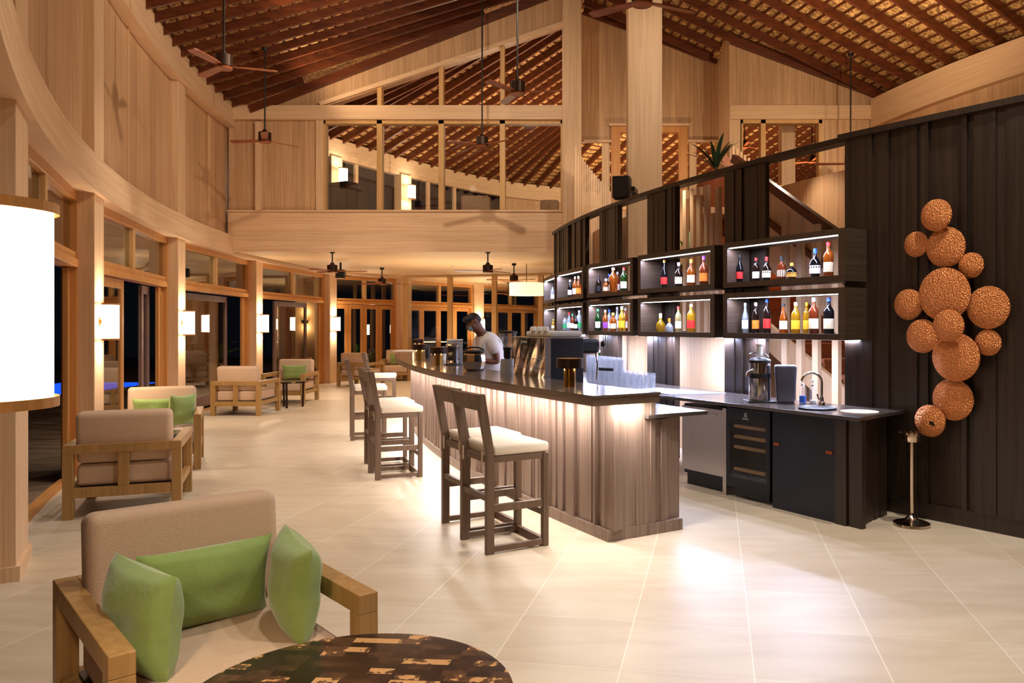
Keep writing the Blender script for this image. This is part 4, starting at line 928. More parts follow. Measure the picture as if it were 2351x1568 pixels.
# ================================================================== BAR STOOLS
def make_stool():
    o = empty('bar_stool'); W2, D2 = .220, .218; s = .022
    for sx in (-1, 1):
        b = MB(); b.box(sx*W2-s, sx*W2+s, D2-s, D2+s, 0, .665); b.build('leg', STOOLW, o, bevel=.003)
        x0, x1 = sx*W2-s, sx*W2+s
        b = MB(); vs = []
        for y0, y1, z in ((-D2-s, -D2+s+.012, 0), (-D2-s, -D2+s+.012, .70), (-D2-s-.075, -D2+s-.058, 1.10)):
            vs += [(x0, y0, z), (x1, y0, z), (x1, y1, z), (x0, y1, z)]
        fs = [(3, 2, 1, 0), (8, 9, 10, 11)]+[(k+j, k+(j+1) % 4, k+4+(j+1) % 4, k+4+j) for k in (0, 4) for j in range(4)]
        b.add(vs, fs); b.build('leg', STOOLW, o, bevel=.003)
    for sx in (-1, 1):
        x = sx*W2
        for z0, z1 in ((.0, .045), (.285, .335), (.625, .668)):
            if z0 == 0: z0, z1 = .012, .052
            b = MB(); b.box(x-.017, x+.017, -D2+s+.012, D2-s, z0, z1); b.build('side_rail', STOOLW, o, bevel=.002)
    for y, zs in ((D2, ((.012, .052), (.215, .26), (.625, .668))), (-D2, ((.36, .40), (.625, .668), ))):
        for z0, z1 in zs:
            b = MB(); b.box(-W2+s, W2-s, y-.016, y+.016, z0, z1); b.build('rail', STOOLW, o, bevel=.002)
    b = MB(); b.add([(-W2+s, -D2-s-.050, .985), (W2-s, -D2-s-.050, .985), (W2-s, -D2+s-.036, .985), (-W2+s, -D2+s-.036, .985), (-W2+s, -D2-s-.074, 1.098), (W2-s, -D2-s-.074, 1.098), (W2-s, -D2+s-.062, 1.098), (-W2+s, -D2+s-.062, 1.098)],
          [(3, 2, 1, 0), (4, 5, 6, 7), (0, 1, 5, 4), (1, 2, 6, 5), (2, 3, 7, 6), (3, 0, 4, 7)]); b.build('backrest', STOOLW, o, bevel=.003)
    b = MB(); b.box(-W2-.018, W2+.018, -D2+.03, D2+.03, .668, .742); c = b.build('seat_cushion', FABW, o, bevel=.024, seg=4)
    b = MB()
    for sx in (-1, 1): b.box(sx*.17-.01, sx*.17+.01, -D2-s-.006, -D2-s-.002, .60, .70)
    b.build('tie', FABW, c)
    return o
stl = [(31.1, 24.5, 'nearest bar stool, white cushion and brown frame, in front of the bar corner'), (29.85, 24.45, 'bar stool tucked just behind the nearest one'), (24.2, 24.54, 'bar stool with white seat, front one of the middle pair'),
       (22.8, 24.5, 'bar stool half hidden behind the front stool of the middle pair'), (17.35, 24.53, 'bar stool standing alone behind the middle pair'), (11.2, 24.35, 'farthest bar stool, near the far end of the bar')]
sp0 = make_stool()
for i, (a_, r_, lb) in enumerate(stl):
    o = sp0 if i == 0 else copy_tree(sp0)
    p = P(r_, a_); o.location = p; o.rotation_euler = (0, 0, face((CXX-p.x, CYY-p.y)))
    tag(o, lb, 'bar stool', 'bar stools along the curved bar')
# ================================================================== ARMCHAIRS
def make_armchair(wd=.86, dp=.95, wm=CHAIRW):
    o = empty('armchair'); x = wd/2; y = dp/2; s = .075
    for sx in (-1, 1):
        for sy in (-1, 1):
            b = MB(); x0 = sx*x-(s if sx > 0 else 0); y0 = sy*y-(s if sy > 0 else 0); b.box(x0, x0+s, y0, y0+s, 0, .53); b.build('leg', wm, o, bevel=.003)
        x0 = sx*x-(s if sx > 0 else 0)
        b = MB(); b.box(x0, x0+s, -y, y, .53, .602); b.build('armrest', wm, o, bevel=.004)
        b = MB(); b.box(x0+.012, x0+s-.012, -y+s, y-s, .19, .25); b.build('side_rail', wm, o, bevel=.002)
    b = MB(); b.box(-x+s, x-s, -y, -y+.06, .53, .602); b.build('back_rail', wm, o, bevel=.003)
    b = MB(); b.box(-x+s, x-s, -y+.005, -y+.06, .17, .25); b.build('lower_rail', wm, o, bevel=.003)
    b = MB(); b.box(-.04, .04, -y+.005, -y+.055, .25, .53); b.build('back_stile', wm, o, bevel=.003)
    b = MB(); b.box(-x+s, x-s, y-.06, y-.01, .17, .25); b.build('front_rail', wm, o, bevel=.003)
    b = MB(); b.box(-x+s, x-s, -y+.06, y-.06, .235, .25); b.build('seat_base', BLK, o)
    b = MB(); b.box(-x+s+.008, x-s-.008, -y+.07, y-.01, .25, .43); b.build('seat_cushion', FAB, o, bevel=.035, seg=5)
    M = Matrix.Translation((0, -y+.075, .432)) @ Matrix.Rotation(R(6), 4, 'X')
    b = MB(); b.box(-x+s+.004, x-s-.004, 0, .17, 0, .42, M); b.build('back_cushion', FAB, o, bevel=.045, seg=5)
    return o
def gx(pts): pass
ac0 = make_armchair()
chairs = [ # rear centre x,y ; facing ; label
 ((-1.70, 2.02+.0), None, None)]
def put(o, c, d, label): o.location = (c[0], c[1], 0); o.rotation_euler = (0, 0, face(d)); tag(o, label, 'armchair', 'wooden frame armchairs with beige cushions'); return o
f1 = Vector((.668, -.745)).normalized(); c1 = Vector((-1.385, 2.955))
put(ac0, c1, f1, 'closest armchair, beige cushions and three green pillows, beside the mosaic table')
f2 = Vector((-.36, .93)).normalized(); c2 = Vector((-3.96, 6.97))
A2 = put(copy_tree(ac0), c2, f2, 'armchair seen from behind, left side, nearest one turned away')
f3 = Vector((.40, -.9)).normalized(); A3 = put(copy_tree(ac0), (-4.76, 8.92), f3, 'armchair facing camera with green pillows, behind the chair turned away')
f4 = Vector((.0, 1)).normalized(); A4 = put(copy_tree(ac0), (-6.03, 14.2), f4, 'pale armchair seen from behind in front of the potted palm')
f5 = Vector((.02, -1)).normalized(); A5 = put(copy_tree(ac0), (-6.02, 16.32), f5, 'armchair with one green pillow beside the small dark round table')
f6 = Vector((.25, .97)).normalized(); A6 = put(copy_tree(ac0), (-5.85, 20.85), f6, 'armchair seen from behind against the far glazed doors')
f7 = Vector((.1, -1)).normalized(); A7 = put(copy_tree(ac0), (-5.35, 22.75), f7, 'farthest armchair with green pillow, beside the far end of the bar')
# ---- pillows
def pillow(w_, h_, t_, loc, rot, label, par=None, mat=None, seed=0):
    n = 22; b = MB(); vs = []; rnd = random.Random(seed)
    ph = [rnd.uniform(0, 6) for _ in range(4)]
    for side in (1, -1):
        for i in range(n+1):
            for j in range(n+1):
                u = -1+2*i/n; v = -1+2*j/n
                e = max(0, (1-abs(u)**2.6))*max(0, (1-abs(v)**2.6)); th = t_/2*e**.42
                pin = 1-.07*(1-abs(v)**2)*abs(u)**3; pin2 = 1-.09*(1-abs(u)**2)*abs(v)**3
                wr = .006*math.sin(5*u+ph[0]+2*v)*e+.005*math.sin(7*v+ph[1])*e
                vs.append((u*w_/2*pin, side*(th+wr), v*h_/2*pin2))
    o_ = (n+1)**2; fs = []
    for i in range(n):
        for j in range(n):
            q = (i*(n+1)+j, (i+1)*(n+1)+j, (i+1)*(n+1)+j+1, i*(n+1)+j+1); fs.append(q); fs.append(tuple(o_+x for x in reversed(q)))
    b.add(vs, fs); me_o = b.build('throw_pillow', mat or GREEN, None, smooth=True, keep=True)
    me_o.location = loc; me_o.rotation_euler = rot
    tag(me_o, label, 'pillow', 'green velvet pillows'); return me_o
def cl(c, f, x, y, z):  # chair local -> world
    f = Vector((f[0], f[1])).normalized(); r = Vector((f.y, -f.x)); v = Vector(c)+r*x+f*y; return (v.x, v.y, z)
def cr(f, rx, rz): return (rx, 0, face(f)+rz)
pillow(.49, .33, .14, cl(c1, f1, -.01, -.11, .575), cr(f1, R(-10), 0), 'wide green pillow lying across the back of the closest armchair', seed=1)
pillow(.46, .35, .16, cl(c1, f1, .265, .12, .585), cr(f1, R(5), R(-80)), 'green pillow against the left-hand arm of the closest armchair as seen in the photo', seed=2)
pillow(.46, .35, .16, cl(c1, f1, -.262, .12, .585), cr(f1, R(-5), R(80)), 'green pillow against the right-hand arm of the closest armchair as seen in the photo', seed=3)
pillow(.48, .32, .13, cl((-4.76, 8.92), f3, .05, -.13, .59), cr(f3, R(-10), 0), 'wide green pillow on the second armchair that faces the camera', seed=4)
pillow(.38, .36, .13, cl((-4.76, 8.92), f3, -.22, .02, .61), cr(f3, R(-6), R(50)), 'green pillow leaning at the right arm of the chair behind', seed=5)
pillow(.50, .30, .12, cl((-6.02, 16.32), f5, -.03, -.13, .60), cr(f5, R(-8), 0), 'dark green pillow on the armchair beside the small dark table', seed=6)
pillow(.46, .34, .12, cl((-5.35, 22.75), f7, -.02, -.13, .60), cr(f7, R(-8), 0), 'green pillow on the farthest armchair', seed=7)
# ---- tables
o = thing('round_table', 'round low table with dark wood chip mosaic top, bottom edge of photo', 'table', (-.677, 2.287, 0))
b = MB(); b.lathe([(.45, .472), (.474, .476), (.478, .486), (.474, .499), (.465, .5), (0, .5)], n=96); b.build('table_top', MOSAIC, o, smooth=True)
b = MB(); b.lathe([(.22, 0), (.22, .02), (.05, .04), (.045, .46), (.2, .472)], n=32); b.build('pedestal', BRONZE, o, smooth=True)
def side_table(loc, r, h, label):
    o = thing('side_table', label, 'side table', loc, group='small side tables in the lounge')
    b = MB(); b.lathe([(r, h-.03), (r, h), (0, h)], n=32); b.build('table_top', MOSAIC, o)
    for i in range(3):
        t = i*2.09+.5; b = MB(); b.tube([(.75*r*math.cos(t), .75*r*math.sin(t), h-.03), (.7*r*math.cos(t), .7*r*math.sin(t), 0)], .022, 8); b.build('leg', BRONZE, o)
    return o
side_table((-5.62, 15.25, 0), .30, .50, 'small dark round table between the two armchairs near the palm')
b_ = side_table((-4.25, 8.02, 0), .26, .48, 'small dark table between the left armchairs, mostly hidden')
o = thing('drinking_glass', 'small clear glass on the table between the left armchairs', 'glass', (-4.08, 7.95, .48)); b = MB(); b.lathe([(.03, 0), (.035, .09), (.033, .09), (.028, .006)], n=16); b.build('bowl', CLEAR, o, smooth=True)
# ================================================================== CEILING FANS
def make_fan(rod, blades=3, br=.68, drum=(.105, .15), phase=.3):
    o = empty('ceiling_fan')
    b = MB(); b.tube([(0, 0, drum[1]+.05), (0, 0, rod)], .014, 8); b.build('rod', IRON, o)
    b = MB(); b.lathe([(.03, rod-.05), (.05, rod-.04), (.055, rod)], n=16); b.build('canopy', IRON, o)
    b = MB(); b.lathe([(drum[0]*.85, .0), (drum[0], .01), (drum[0], drum[1]), (drum[0]*.5, drum[1]+.01), (.03, drum[1]+.05)], n=24); mh = b.build('motor_housing', BRONZE, o, smooth=True)
    b = MB(); b.lathe([(drum[0]*.95, -.02), (drum[0]*1.0, 0), (drum[0]*.5, .0)], n=24); b.build('motor_cap', BLADE, mh, smooth=True)
    for i in range(blades):
        t = phase+i*2*math.pi/blades; M = Matrix.Rotation(t, 4, 'Z') @ Matrix.Rotation(R(9), 4, 'X')
        b = MB(); b.prism([(.08, -.03), (.2, -.05), (br*.9, -.06), (br, -.045), (br, .045), (br*.9, .06), (.2, .05), (.08, .03)], .012, .022, M); b.build('blade', BLADE, o)
    return o
def roof_at(p):
    r = math.hypot(p.x-CXX, p.y-CYY); return (zout(r) if r > RR else zin(r))-.12
fd_ = [((514, 155), 9.83, 'ceiling fan on a long black rod, highest at the left below the rafters'), ((608, 325), 13.4, 'ceiling fan on a long rod in front of the corner by the back wall'),
       ((1107, 335), 13.8, 'ceiling fan on a long rod in front of the third pane of the window'), ((1188, 214), 10.9, 'ceiling fan on a long rod in front of the triangular window'),
       ((1474, 8), 8.0, 'ceiling fan cut off by the top edge in front of the tall column'), ((1953, 378), 14.3, 'ceiling fan hanging at the edge of the dark wall, mostly hidden')]
for i, ((x, y), Y, lb) in enumerate(fd_):
    p = A(x, y, Y); zr_ = roof_at(p); o = make_fan(zr_-p.z, phase=.35+i*.55, br=.62); o.location = p; tag(o, lb, 'ceiling fan', 'ceiling fans on long rods')
for i, ((x, y), lb) in enumerate((((763, 624), 'low ceiling fan over the back lounge, leftmost'), ((877, 652), 'low ceiling fan second from left in the back lounge'), ((1120, 624), 'low ceiling fan above the bartender'), ((1180, 645), 'low ceiling fan to the right of the one above the bartender'), ((1167, 676), 'farthest low ceiling fan, beside the drum pendant'))):
    z_ = 2.62; g_ = G(x, y, z_); o = make_fan(3.03-z_, phase=.2+i*.4, br=.66, drum=(.10, .13)); o.location = g_; tag(o, lb, 'ceiling fan', 'ceiling fans under the low ceiling')
for x, y in ((1710, 338), (1864, 372), (1068, 240)):
    p = A(x, y, 21.5); o = make_fan(1.2 if x > 1500 else 1.0, phase=.5, br=.6); o.location = p; tag(o, {1710: 'distant ceiling fan seen in the left pane of the right upper window', 1864: 'distant ceiling fan seen in the right pane of the right upper window', 1068: 'distant ceiling fan seen through the triangular window'}[x], 'ceiling fan')
# pendant drum
p = G(1209, 665, 2.42); o = thing('drum_pendant', 'wide glowing drum pendant lamp hanging at the far end of the bar', 'pendant lamp', p)
b = MB(); b.lathe([(.40, -.14), (.41, -.14), (.41, .16), (.40, .16)], n=40); b.build('lamp_shade', SHADE2, o, smooth=True)
b = MB(); b.lathe([(.0, -.13), (.395, -.13)], n=40); b.build('diffuser', plain('diffuser', (1, .9, .7), .8, emit=(1, .82, .55), es=2.2), o)
b = MB(); b.tube([(0, 0, -.1), (0, 0, 3.03-2.42)], .008, 6); b.build('rod', IRON, o)
# ceiling spot and speakers
o = thing('ceiling_spot', 'tiny round white downlight set into the low ceiling', 'ceiling light', G(1038, 610, 3.03)); b = MB(); b.lathe([(.05, 0), (.05, -.012), (.03, -.012)], n=20); b.build('trim_ring', WHITE, o)
o = thing('loudspeaker', 'black box loudspeaker mounted on the tall oak column above the screen', 'loudspeaker', (.52, 10.75, 3.28), R(-12)); b = MB(); b.box(-.12, .12, -.11, .11, 0, .30); b.build('cabinet', BLK, o, bevel=.02, seg=3)
b = MB(); b.box(-.105, .105, -.118, -.111, .02, .28); b.build('grille', IRON, o); b = MB(); b.box(-.02, .16, .08, .48, .12, .18); b.build('bracket', BLK, o)
o = thing('loudspeaker', 'small black loudspeaker under the low ceiling beside the leftmost low fan', 'loudspeaker', G(782, 633, 2.73)); b = MB(); b.box(-.1, .1, -.08, .08, -.06, .14); b.build('cabinet', BLK, o, bevel=.01); b = MB(); b.box(-.02, .02, -.02, .02, .14, .305); b.build('bracket', BLK, o)
# ================================================================== TABLE LAMPS on the bar
def table_lamp():
    o = empty('table_lamp')
    b = MB(); b.lathe([(.047, 0), (.047, .15)], n=28); b.build('stem', BRASS, o, smooth=True)
    b = MB(); b.lathe([(.103, .148), (.105, .15), (.105, .225), (.100, .225), (.100, .152)], n=36); ls = b.build('lamp_shade', BRONZE, o, smooth=True)
    b = MB(); b.lathe([(.098, .206), (.0, .210)], n=36); b.build('diffuser', GLOWW, ls)
    return o
BRASS2 = BRASS
tl0 = table_lamp()
for i, ((x, y), lb) in enumerate((((1308, 888), 'brass mushroom table lamp nearest the camera, in front of the coffee machine'), ((1006.6, 840), 'brass table lamp on the bar beside the steel juicer'), ((964, 827.7), 'brass table lamp on the bar, second from the far end'), ((958, 806), 'brass table lamp at the far end of the bar'))):
    o = tl0 if i == 0 else copy_tree(tl0); g_ = G(x, y, 1.085); o.location = g_; tag(o, lb, 'table lamp', 'brass table lamps on the bar')
    point(g_+Vector((-.075, 0, .14)), .5, (1, .6, .25), .01); point(g_+Vector((.075, -.02, .14)), .5, (1, .6, .25), .01)
# ================================================================== COFFEE MACHINE
mc = Vector((-.33, 7.30, 0)); md = Vector((-.56, .828, 0)).normalized(); mi = Vector((md.y, -md.x, 0))
if mi.x < 0: mi = -mi
o = thing('espresso_machine', 'large black and steel espresso machine with mirror back panel behind the bar', 'espresso machine', mc+md*.33+mi*.28+Vector((0, 0, .905)))
def mp_(s, d): v = mc+md*s+mi*d; return (v.x, v.y)
def mbx(s0, s1, d0, d1, z0, z1): b = MB(); b.prism([mp_(s0, d0), mp_(s1, d0), mp_(s1, d1), mp_(s0, d1)], z0, z1); return b
mbx(.0, .66, .02, .40, .96, 1.45).build('body', BLK, o, world=True, bevel=.01)
# wavy mirror panel
b = MB(); n1, n2 = 34, 22; vs = []
for i in range(n1+1):
    for j in range(n2+1):
        s_, z_ = .005+.65*i/n1, .965+.48*j/n2; dd = .016+.010*math.cos((s_-.33)*9)*math.cos((z_-1.2)*9)+.003*math.sin(s_*30+z_*14)
        v = mc+md*s_+mi*(-dd+.012); vs.append((v.x, v.y, z_))
b.add(vs, [(i*(n2+1)+j, i*(n2+1)+j+1, (i+1)*(n2+1)+j+1, (i+1)*(n2+1)+j) for i in range(n1) for j in range(n2)]); b.build('mirror_panel', STEEL, o, world=True, smooth=True)
for z_ in (1.075, 1.165, 1.255):
    mbx(.0, .66, -.028, -.018, z_, z_+.006).build('trim_line', STEEL, o, world=True)
mbx(-.005, .01, -.03, .03, .96, 1.455).build('edge_trim', STEELB, o, world=True)
mbx(.01, .62, .30, .60, 1.30, 1.44).build('group_head_cover', BLK, o, world=True, bevel=.03)
mbx(.04, .62, .40, .60, .935, 1.0).build('drip_tray', BLK, o, world=True, bevel=.005)
for s_ in (.08, .58):
    for d_ in (.08, .5): v = mp_(s_, d_); b = MB(); b.cyl((v[0], v[1], .905), (v[0], v[1], .96), .02, 10); b.build('foot', BLK, o, world=True)
mbx(.0, .66, .0, .42, 1.45, 1.462).build('cup_tray', STEELB, o, world=True)
mbx(.02, .50, .05, .40, 1.462, 1.515).build('top_cover', PLAST, o, world=True, bevel=.02)
v = mp_(-.02, .52); b = MB(); b.tube([(v[0], v[1], 1.32), (v[0]+.02, v[1]-.02, 1.2), (v[0]+.01, v[1]-.02, 1.05)], .007, 8); b.build('steam_wand', STEEL, o, world=True)
v = mp_(.03, .60); v2 = mp_(.03, .70); b = MB(); b.tube([(v[0], v[1], 1.15), (v2[0]+.05, v2[1], 1.14)], .016, 10); b.build('portafilter_handle', BLK, o, world=True)
v = mp_(.02, .60); b = MB(); b.lathe([(.02, -.02), (.03, -.01), (.03, .01), (.02, .02)], (0, 0, 0), 14, Matrix.Translation((v[0]+.03, v[1], 1.39)) @ Matrix.Rotation(R(90), 4, 'Y')); b.build('steam_knob', BLK, o, world=True, smooth=True)
rot = (R(90), 0, math.atan2(-md.y, -md.x))
bdg = mbx(.30, .43, -.040, -.034, 1.375, 1.445).build('badge', LOGO, o, world=True)
v = mc+md*.355+mi*(-.043); text('CIMBALI', .026, MARK, bdg, (v.x, v.y, 1.412), rot, 'badge_lettering')
b = MB(); c = mc+md*.417+mi*(-.042)+Vector((0, 0, 1.412))
dm = [c+Vector((0, 0, .026)), c+md*.016, c-Vector((0, 0, .026)), c-md*.016]
dn = [c+Vector((0, 0, .017)), c+md*.010, c-Vector((0, 0, .017)), c-md*.010]
b.add(dm+dn, [(i, (i+1) % 4, (i+1) % 4+4, i+4) for i in range(4)]); b.build('badge_diamond', MARK, bdg, world=True)
cup0 = None
for i in range(3):
    v = mp_(.36-.11*i, .06); lb = ['white cup upside down on the coffee machine, leftmost', 'white cup upside down on the coffee machine, middle', 'white cup upside down on the coffee machine, rightmost'][i]
    o2 = thing('cup', lb, 'cup', (v[0], v[1], 1.515), group='cups on the coffee machine'); b = MB(); b.lathe([(.036, 0), (.034, .03), (.022, .045), (.018, .045)], n=18); b.build('bowl', WHITE, o2, smooth=True)
# grinder
g_ = A(1165, 838, 8.15); gl = Vector((g_.x, g_.y, .905))
o = thing('coffee_grinder', 'coffee grinder with clear glass hopper left of the espresso machine', 'coffee grinder', gl)
b = MB(); b.lathe([(.09, 0), (.085, .05), (.07, .30), (.066, .32)], n=24); b.build('body', GREY, o, smooth=True)
b = MB(); b.lathe([(.03, .32), (.04, .34), (.04, .40), (.05, .44)], n=20); b.build('collar', BLK, o, smooth=True)
b = MB(); b.lathe([(.03, .40), (.05, .44), (.095, .585), (.092, .585), (.047, .445)], n=24); b.build('hopper', CLEAR, o, smooth=True)
b = MB(); b.lathe([(.10, .585), (.10, .605), (.02, .612)], n=24); b.build('hopper_lid', BLK, o, smooth=True)
# things left of the bartender on the bar
def onbar(x, y): return G(x, y, 1.085)
p = onbar(1040, 838); o = thing('steel_juicer', 'polished ribbed steel container with black lid band beside the brass lamp', 'juicer', p)
b = MB(); b.lathe([(.085, .012), (.088, .03), (.078, .06), (.080, .22), (.084, .235)], n=14); b.build('body', STEEL, o, smooth=False)
b = MB(); b.lathe([(.088, .235), (.09, .25), (.07, .262), (.02, .265)], n=24); b.build('lid', STEELB, o, smooth=True); b = MB(); b.lathe([(.11, 0), (.11, .012), (.09, .014)], n=24); b.build('base', BLK, o)
p = G(1062, 843, 1.085)+Vector((.05, .75, 0)); p.z = 1.085; p = P(23.60, 21.2, 1.085)
o = thing('cash_terminal', 'grey upright box with pale top left of the bartender', 'terminal', p, R(20)); b = MB(); b.box(-.09, .09, -.05, .05, 0, .30); b.build('body', GREY, o, bevel=.006); b = MB(); b.box(-.095, .095, -.055, .055, .30, .312); b.build('top', WHITE, o)
p = onbar(1088, 851)
o = thing('ice_bucket', 'shiny steel ice bucket with black rim in front of the bartender', 'ice bucket', p)
b = MB(); b.lathe([(.075, 0), (.10, .02), (.125, .10), (.115, .17), (.10, .20)], n=9); b.build('body', STEEL, o, smooth=False)
b = MB(); b.tube([(.11*math.cos(t), .11*math.sin(t), .205) for t in [i/16*2*math.pi for i in range(17)]], .010, 8); b.build('rim', BLK, o, smooth=True)
b = MB(); b.tube([(.11*math.cos(t), 0, .2+.05*math.sin(t)) for t in [math.pi*i/12 for i in range(13)]], .009, 8); b.build('handle', BLK, o, smooth=True)
p = onbar(1107, 850); o = thing('mixing_jug', 'tall polished steel jug right of the ice bucket', 'jug', p); b = MB(); b.lathe([(.028, 0), (.032, .02), (.033, .19), (.036, .20), (.034, .20), (.03, .02)], n=18); b.build('body', STEEL, o, smooth=True)
for i, (x, y, lb) in enumerate(((982, 822, 'small black shaker between the two front lamps at the far side'), (1018, 827, 'pale ceramic jar beside the steel ribbed container'))):
    p = onbar(x, y); o = thing('shaker' if i == 0 else 'jar', lb, 'bar tool', p); b = MB(); b.lathe([(.035, 0), (.04, .14), (.03, .17), (.02, .19)], n=18); b.build('body', BLK if i == 0 else WHITE, o, smooth=True)
p = onbar(936, 806); o = tag(MB().box(p.x-.22, p.x+.28, p.y-.25, p.y+.35, 1.085, 1.10).build('paper_sheets', WHITE), 'flat white sheets lying at the far end of the bar', 'paper')
# short whiskey glass on the low work counter
p = G(1490, 946, .905); o = thing('tumbler', 'cut glass tumbler on the low counter beside the near bar end', 'glass', p); b = MB(); b.lathe([(.033, 0), (.042, .08), (.040, .08), (.031, .01)], n=8); b.build('bowl', CLEAR, o)
# ================================================================== GLASSWARE on back counter
def glass_mesh(r, h):
    b = MB(); b.lathe([(r*.86, 0), (r, h), (r*.95, h), (r*.8, .012), (0, .010)], n=14); return b
gh0 = None; gid = 0; rnd = random.Random(8)
for r_ in (21.58, 21.74, 21.90, 22.06):
    a_ = ang(1352, r_); a1 = ang(1506, r_)
    aa = a_; 
    while aa < a1:
        for lay in (0, 1):
            if lay == 1 and aa > a_+(a1-a_)*.60: continue
            if gh0 is None:
                gh0 = empty('drinking_glass'); glass_mesh(.034, .145).build('bowl', CLEAR, gh0, smooth=True); o = gh0
            else: o = copy_tree(gh0)
            p = P(r_, aa+rnd.uniform(-.02, .02), .866+.0+lay*.150); o.location = p
            tag(o, 'clear straight drinking glass, one of the crowd left on the back counter', 'glass', 'clear drinking glasses crowded on the back counter')
            gid += 1
        aa += .37
print('glasses', gid)
# things on the back counter
p = fr(1.33, .28, .865)
o = thing('juice_extractor', 'tall steel juice extractor with clear feed tube on the back counter', 'juicer', p)
b = MB(); b.box(-.13, .13, -.12, .12, 0, .015); b.build('base', BLK, o, bevel=.004)
b = MB(); b.lathe([(.098, .015), (.10, .03), (.10, .22)], n=32); b.build('motor_housing', STEEL, o, smooth=True)
b = MB(); b.lathe([(.101, .22), (.101, .265)], n=32); b.build('band', BLK, o, smooth=True)
b = MB(); b.lathe([(.10, .265), (.10, .36), (.09, .365)], n=32); b.build('bowl', STEEL, o, smooth=True)
b = MB(); b.lathe([(.103, .36), (.105, .385), (.08, .40), (.02, .41)], n=32); b.build('lid', BLK, o, smooth=True)
b = MB(); b.lathe([(.035, .40), (.035, .50), (.032, .50), (.032, .41)], n=20); b.build('feed_tube', CLEAR, o, smooth=True)
b = MB(); b.lathe([(.028, .43), (.028, .515), (.038, .525), (.038, .535)], n=20); b.build('pusher', PLAST, o, smooth=True)
b = MB(); b.tube([(-.10, 0, .37), (-.09, 0, .44), (-.02, 0, .455), (.06, 0, .435), (.105, 0, .37)], .007, 8); b.build('clamp_arm', STEEL, o, smooth=True)
b = MB(); b.tube([(-.08, -.06, .30), (-.13, -.09, .27), (-.135, -.095, .24)], .013, 10); b.build('spout', STEEL, o, smooth=True)
p = fr(1.17, .45, .865); o = thing('pulp_container', 'dark grey plastic pulp container behind the steel juice extractor', 'container', p, R(-12)); b = MB(); b.add([(-.08, -.08, 0), (.08, -.08, 0), (.08, .08, 0), (-.08, .08, 0), (-.10, -.1, .34), (.10, -.1, .34), (.10, .1, .34), (-.10, .1, .34)], [(3, 2, 1, 0), (4, 5, 6, 7), (0, 1, 5, 4), (1, 2, 6, 5), (2, 3, 7, 6), (3, 0, 4, 7)]); b.build('body', plain('dark_grey_plastic', srgb(58, 54, 62), .5), o, bevel=.02, seg=3)
p = fr(.80, .50, .865); o = thing('faucet', 'chrome swan neck faucet over the back counter sink', 'faucet', p)
dr = -fd*(-1)
b = MB(); b.lathe([(.03, 0), (.028, .02), (.018, .03), (.016, .07)], n=20); b.build('base', STEEL, o, smooth=True)
pts = []
for i in range(15):
    t = i/14*math.pi*.95; pts.append((-.09+.09*math.cos(t), 0, .20+.085*math.sin(t)))
b = MB(); b.tube([(0, 0, .05), (0, 0, .13)]+pts, .011, 12); b.build('spout', STEEL, o, smooth=True)
b = MB(); b.tube([(-.0, -.02, .045), (-.04, -.03, .06), (-.05, -.03, .10)], .007, 8); b.build('lever', STEEL, o, smooth=True)
for i, (s_, d_, m_, lb) in enumerate(((1.03, .52, WATERB, 'clear pump bottle half full of blue soap beside the faucet'), (.93, .54, PLAST, 'clear pump bottle next to the blue one, beside the faucet'))):
    p = fr(s_, d_, .865); o = thing('pump_bottle', lb, 'soap bottle', p, group='pump bottles by the sink')
    b = MB(); b.lathe([(.031, 0), (.033, .01), (.033, .12), (.03, .14), (.014, .16)], n=20); b.build('bottle_body', CLEAR, o, smooth=True)
    b = MB(); b.lathe([(.029, .004), (.029, .065 if i == 0 else .03), (0, .065 if i == 0 else .03)], n=20); b.build('soap', m_, o)
    b = MB(); b.lathe([(.015, .155), (.015, .175), (.005, .18), (.005, .205)], n=12); b.box(-.03, .008, -.006, .006, .20, .21); b.build('pump', PLAST, o)
p = fr(.62, .22, .865); o = tag(MB().lathe([(.15, 0), (.165, .012), (.16, .014), (.15, .006)], n=40).build('serving_tray', BLK, keep=True), 'round black serving tray in front of the faucet', 'tray'); o.location = p
p = fr(.26, .30, .865); o = tag(MB().lathe([(.15, 0), (.15, .006), (0, .006)], n=40).build('round_mat', plain('cream_mat', srgb(226, 210, 180), .8), keep=True), 'round cream mat at the near end of the back counter', 'mat'); o.location = p
# white drainage mat
b = MB(); n_ = 24
for i in range(n_):
    pass
pm = [P(21.75, 25.9, .87), P(22.12, 26.2, .87), P(22.1, 27.9, .87), P(21.5, 28.3, .87)]
b.prism([(p.x, p.y) for p in pm], .866, .872); tag(b.build('drainage_mat', plain('bluish_white_mat', srgb(188, 196, 208), .6, bump=.5, bscale=90)), 'translucent bluish drainage mat in front of the glasses on the back counter', 'mat')
# wine bottle behind the glasses
bottle(P(21.47, ang(1376, 21.47), .866), .36, .075, 'slim', 'green', 'none', 'white', 'tall green wine bottle standing behind the crowd of glasses', None)
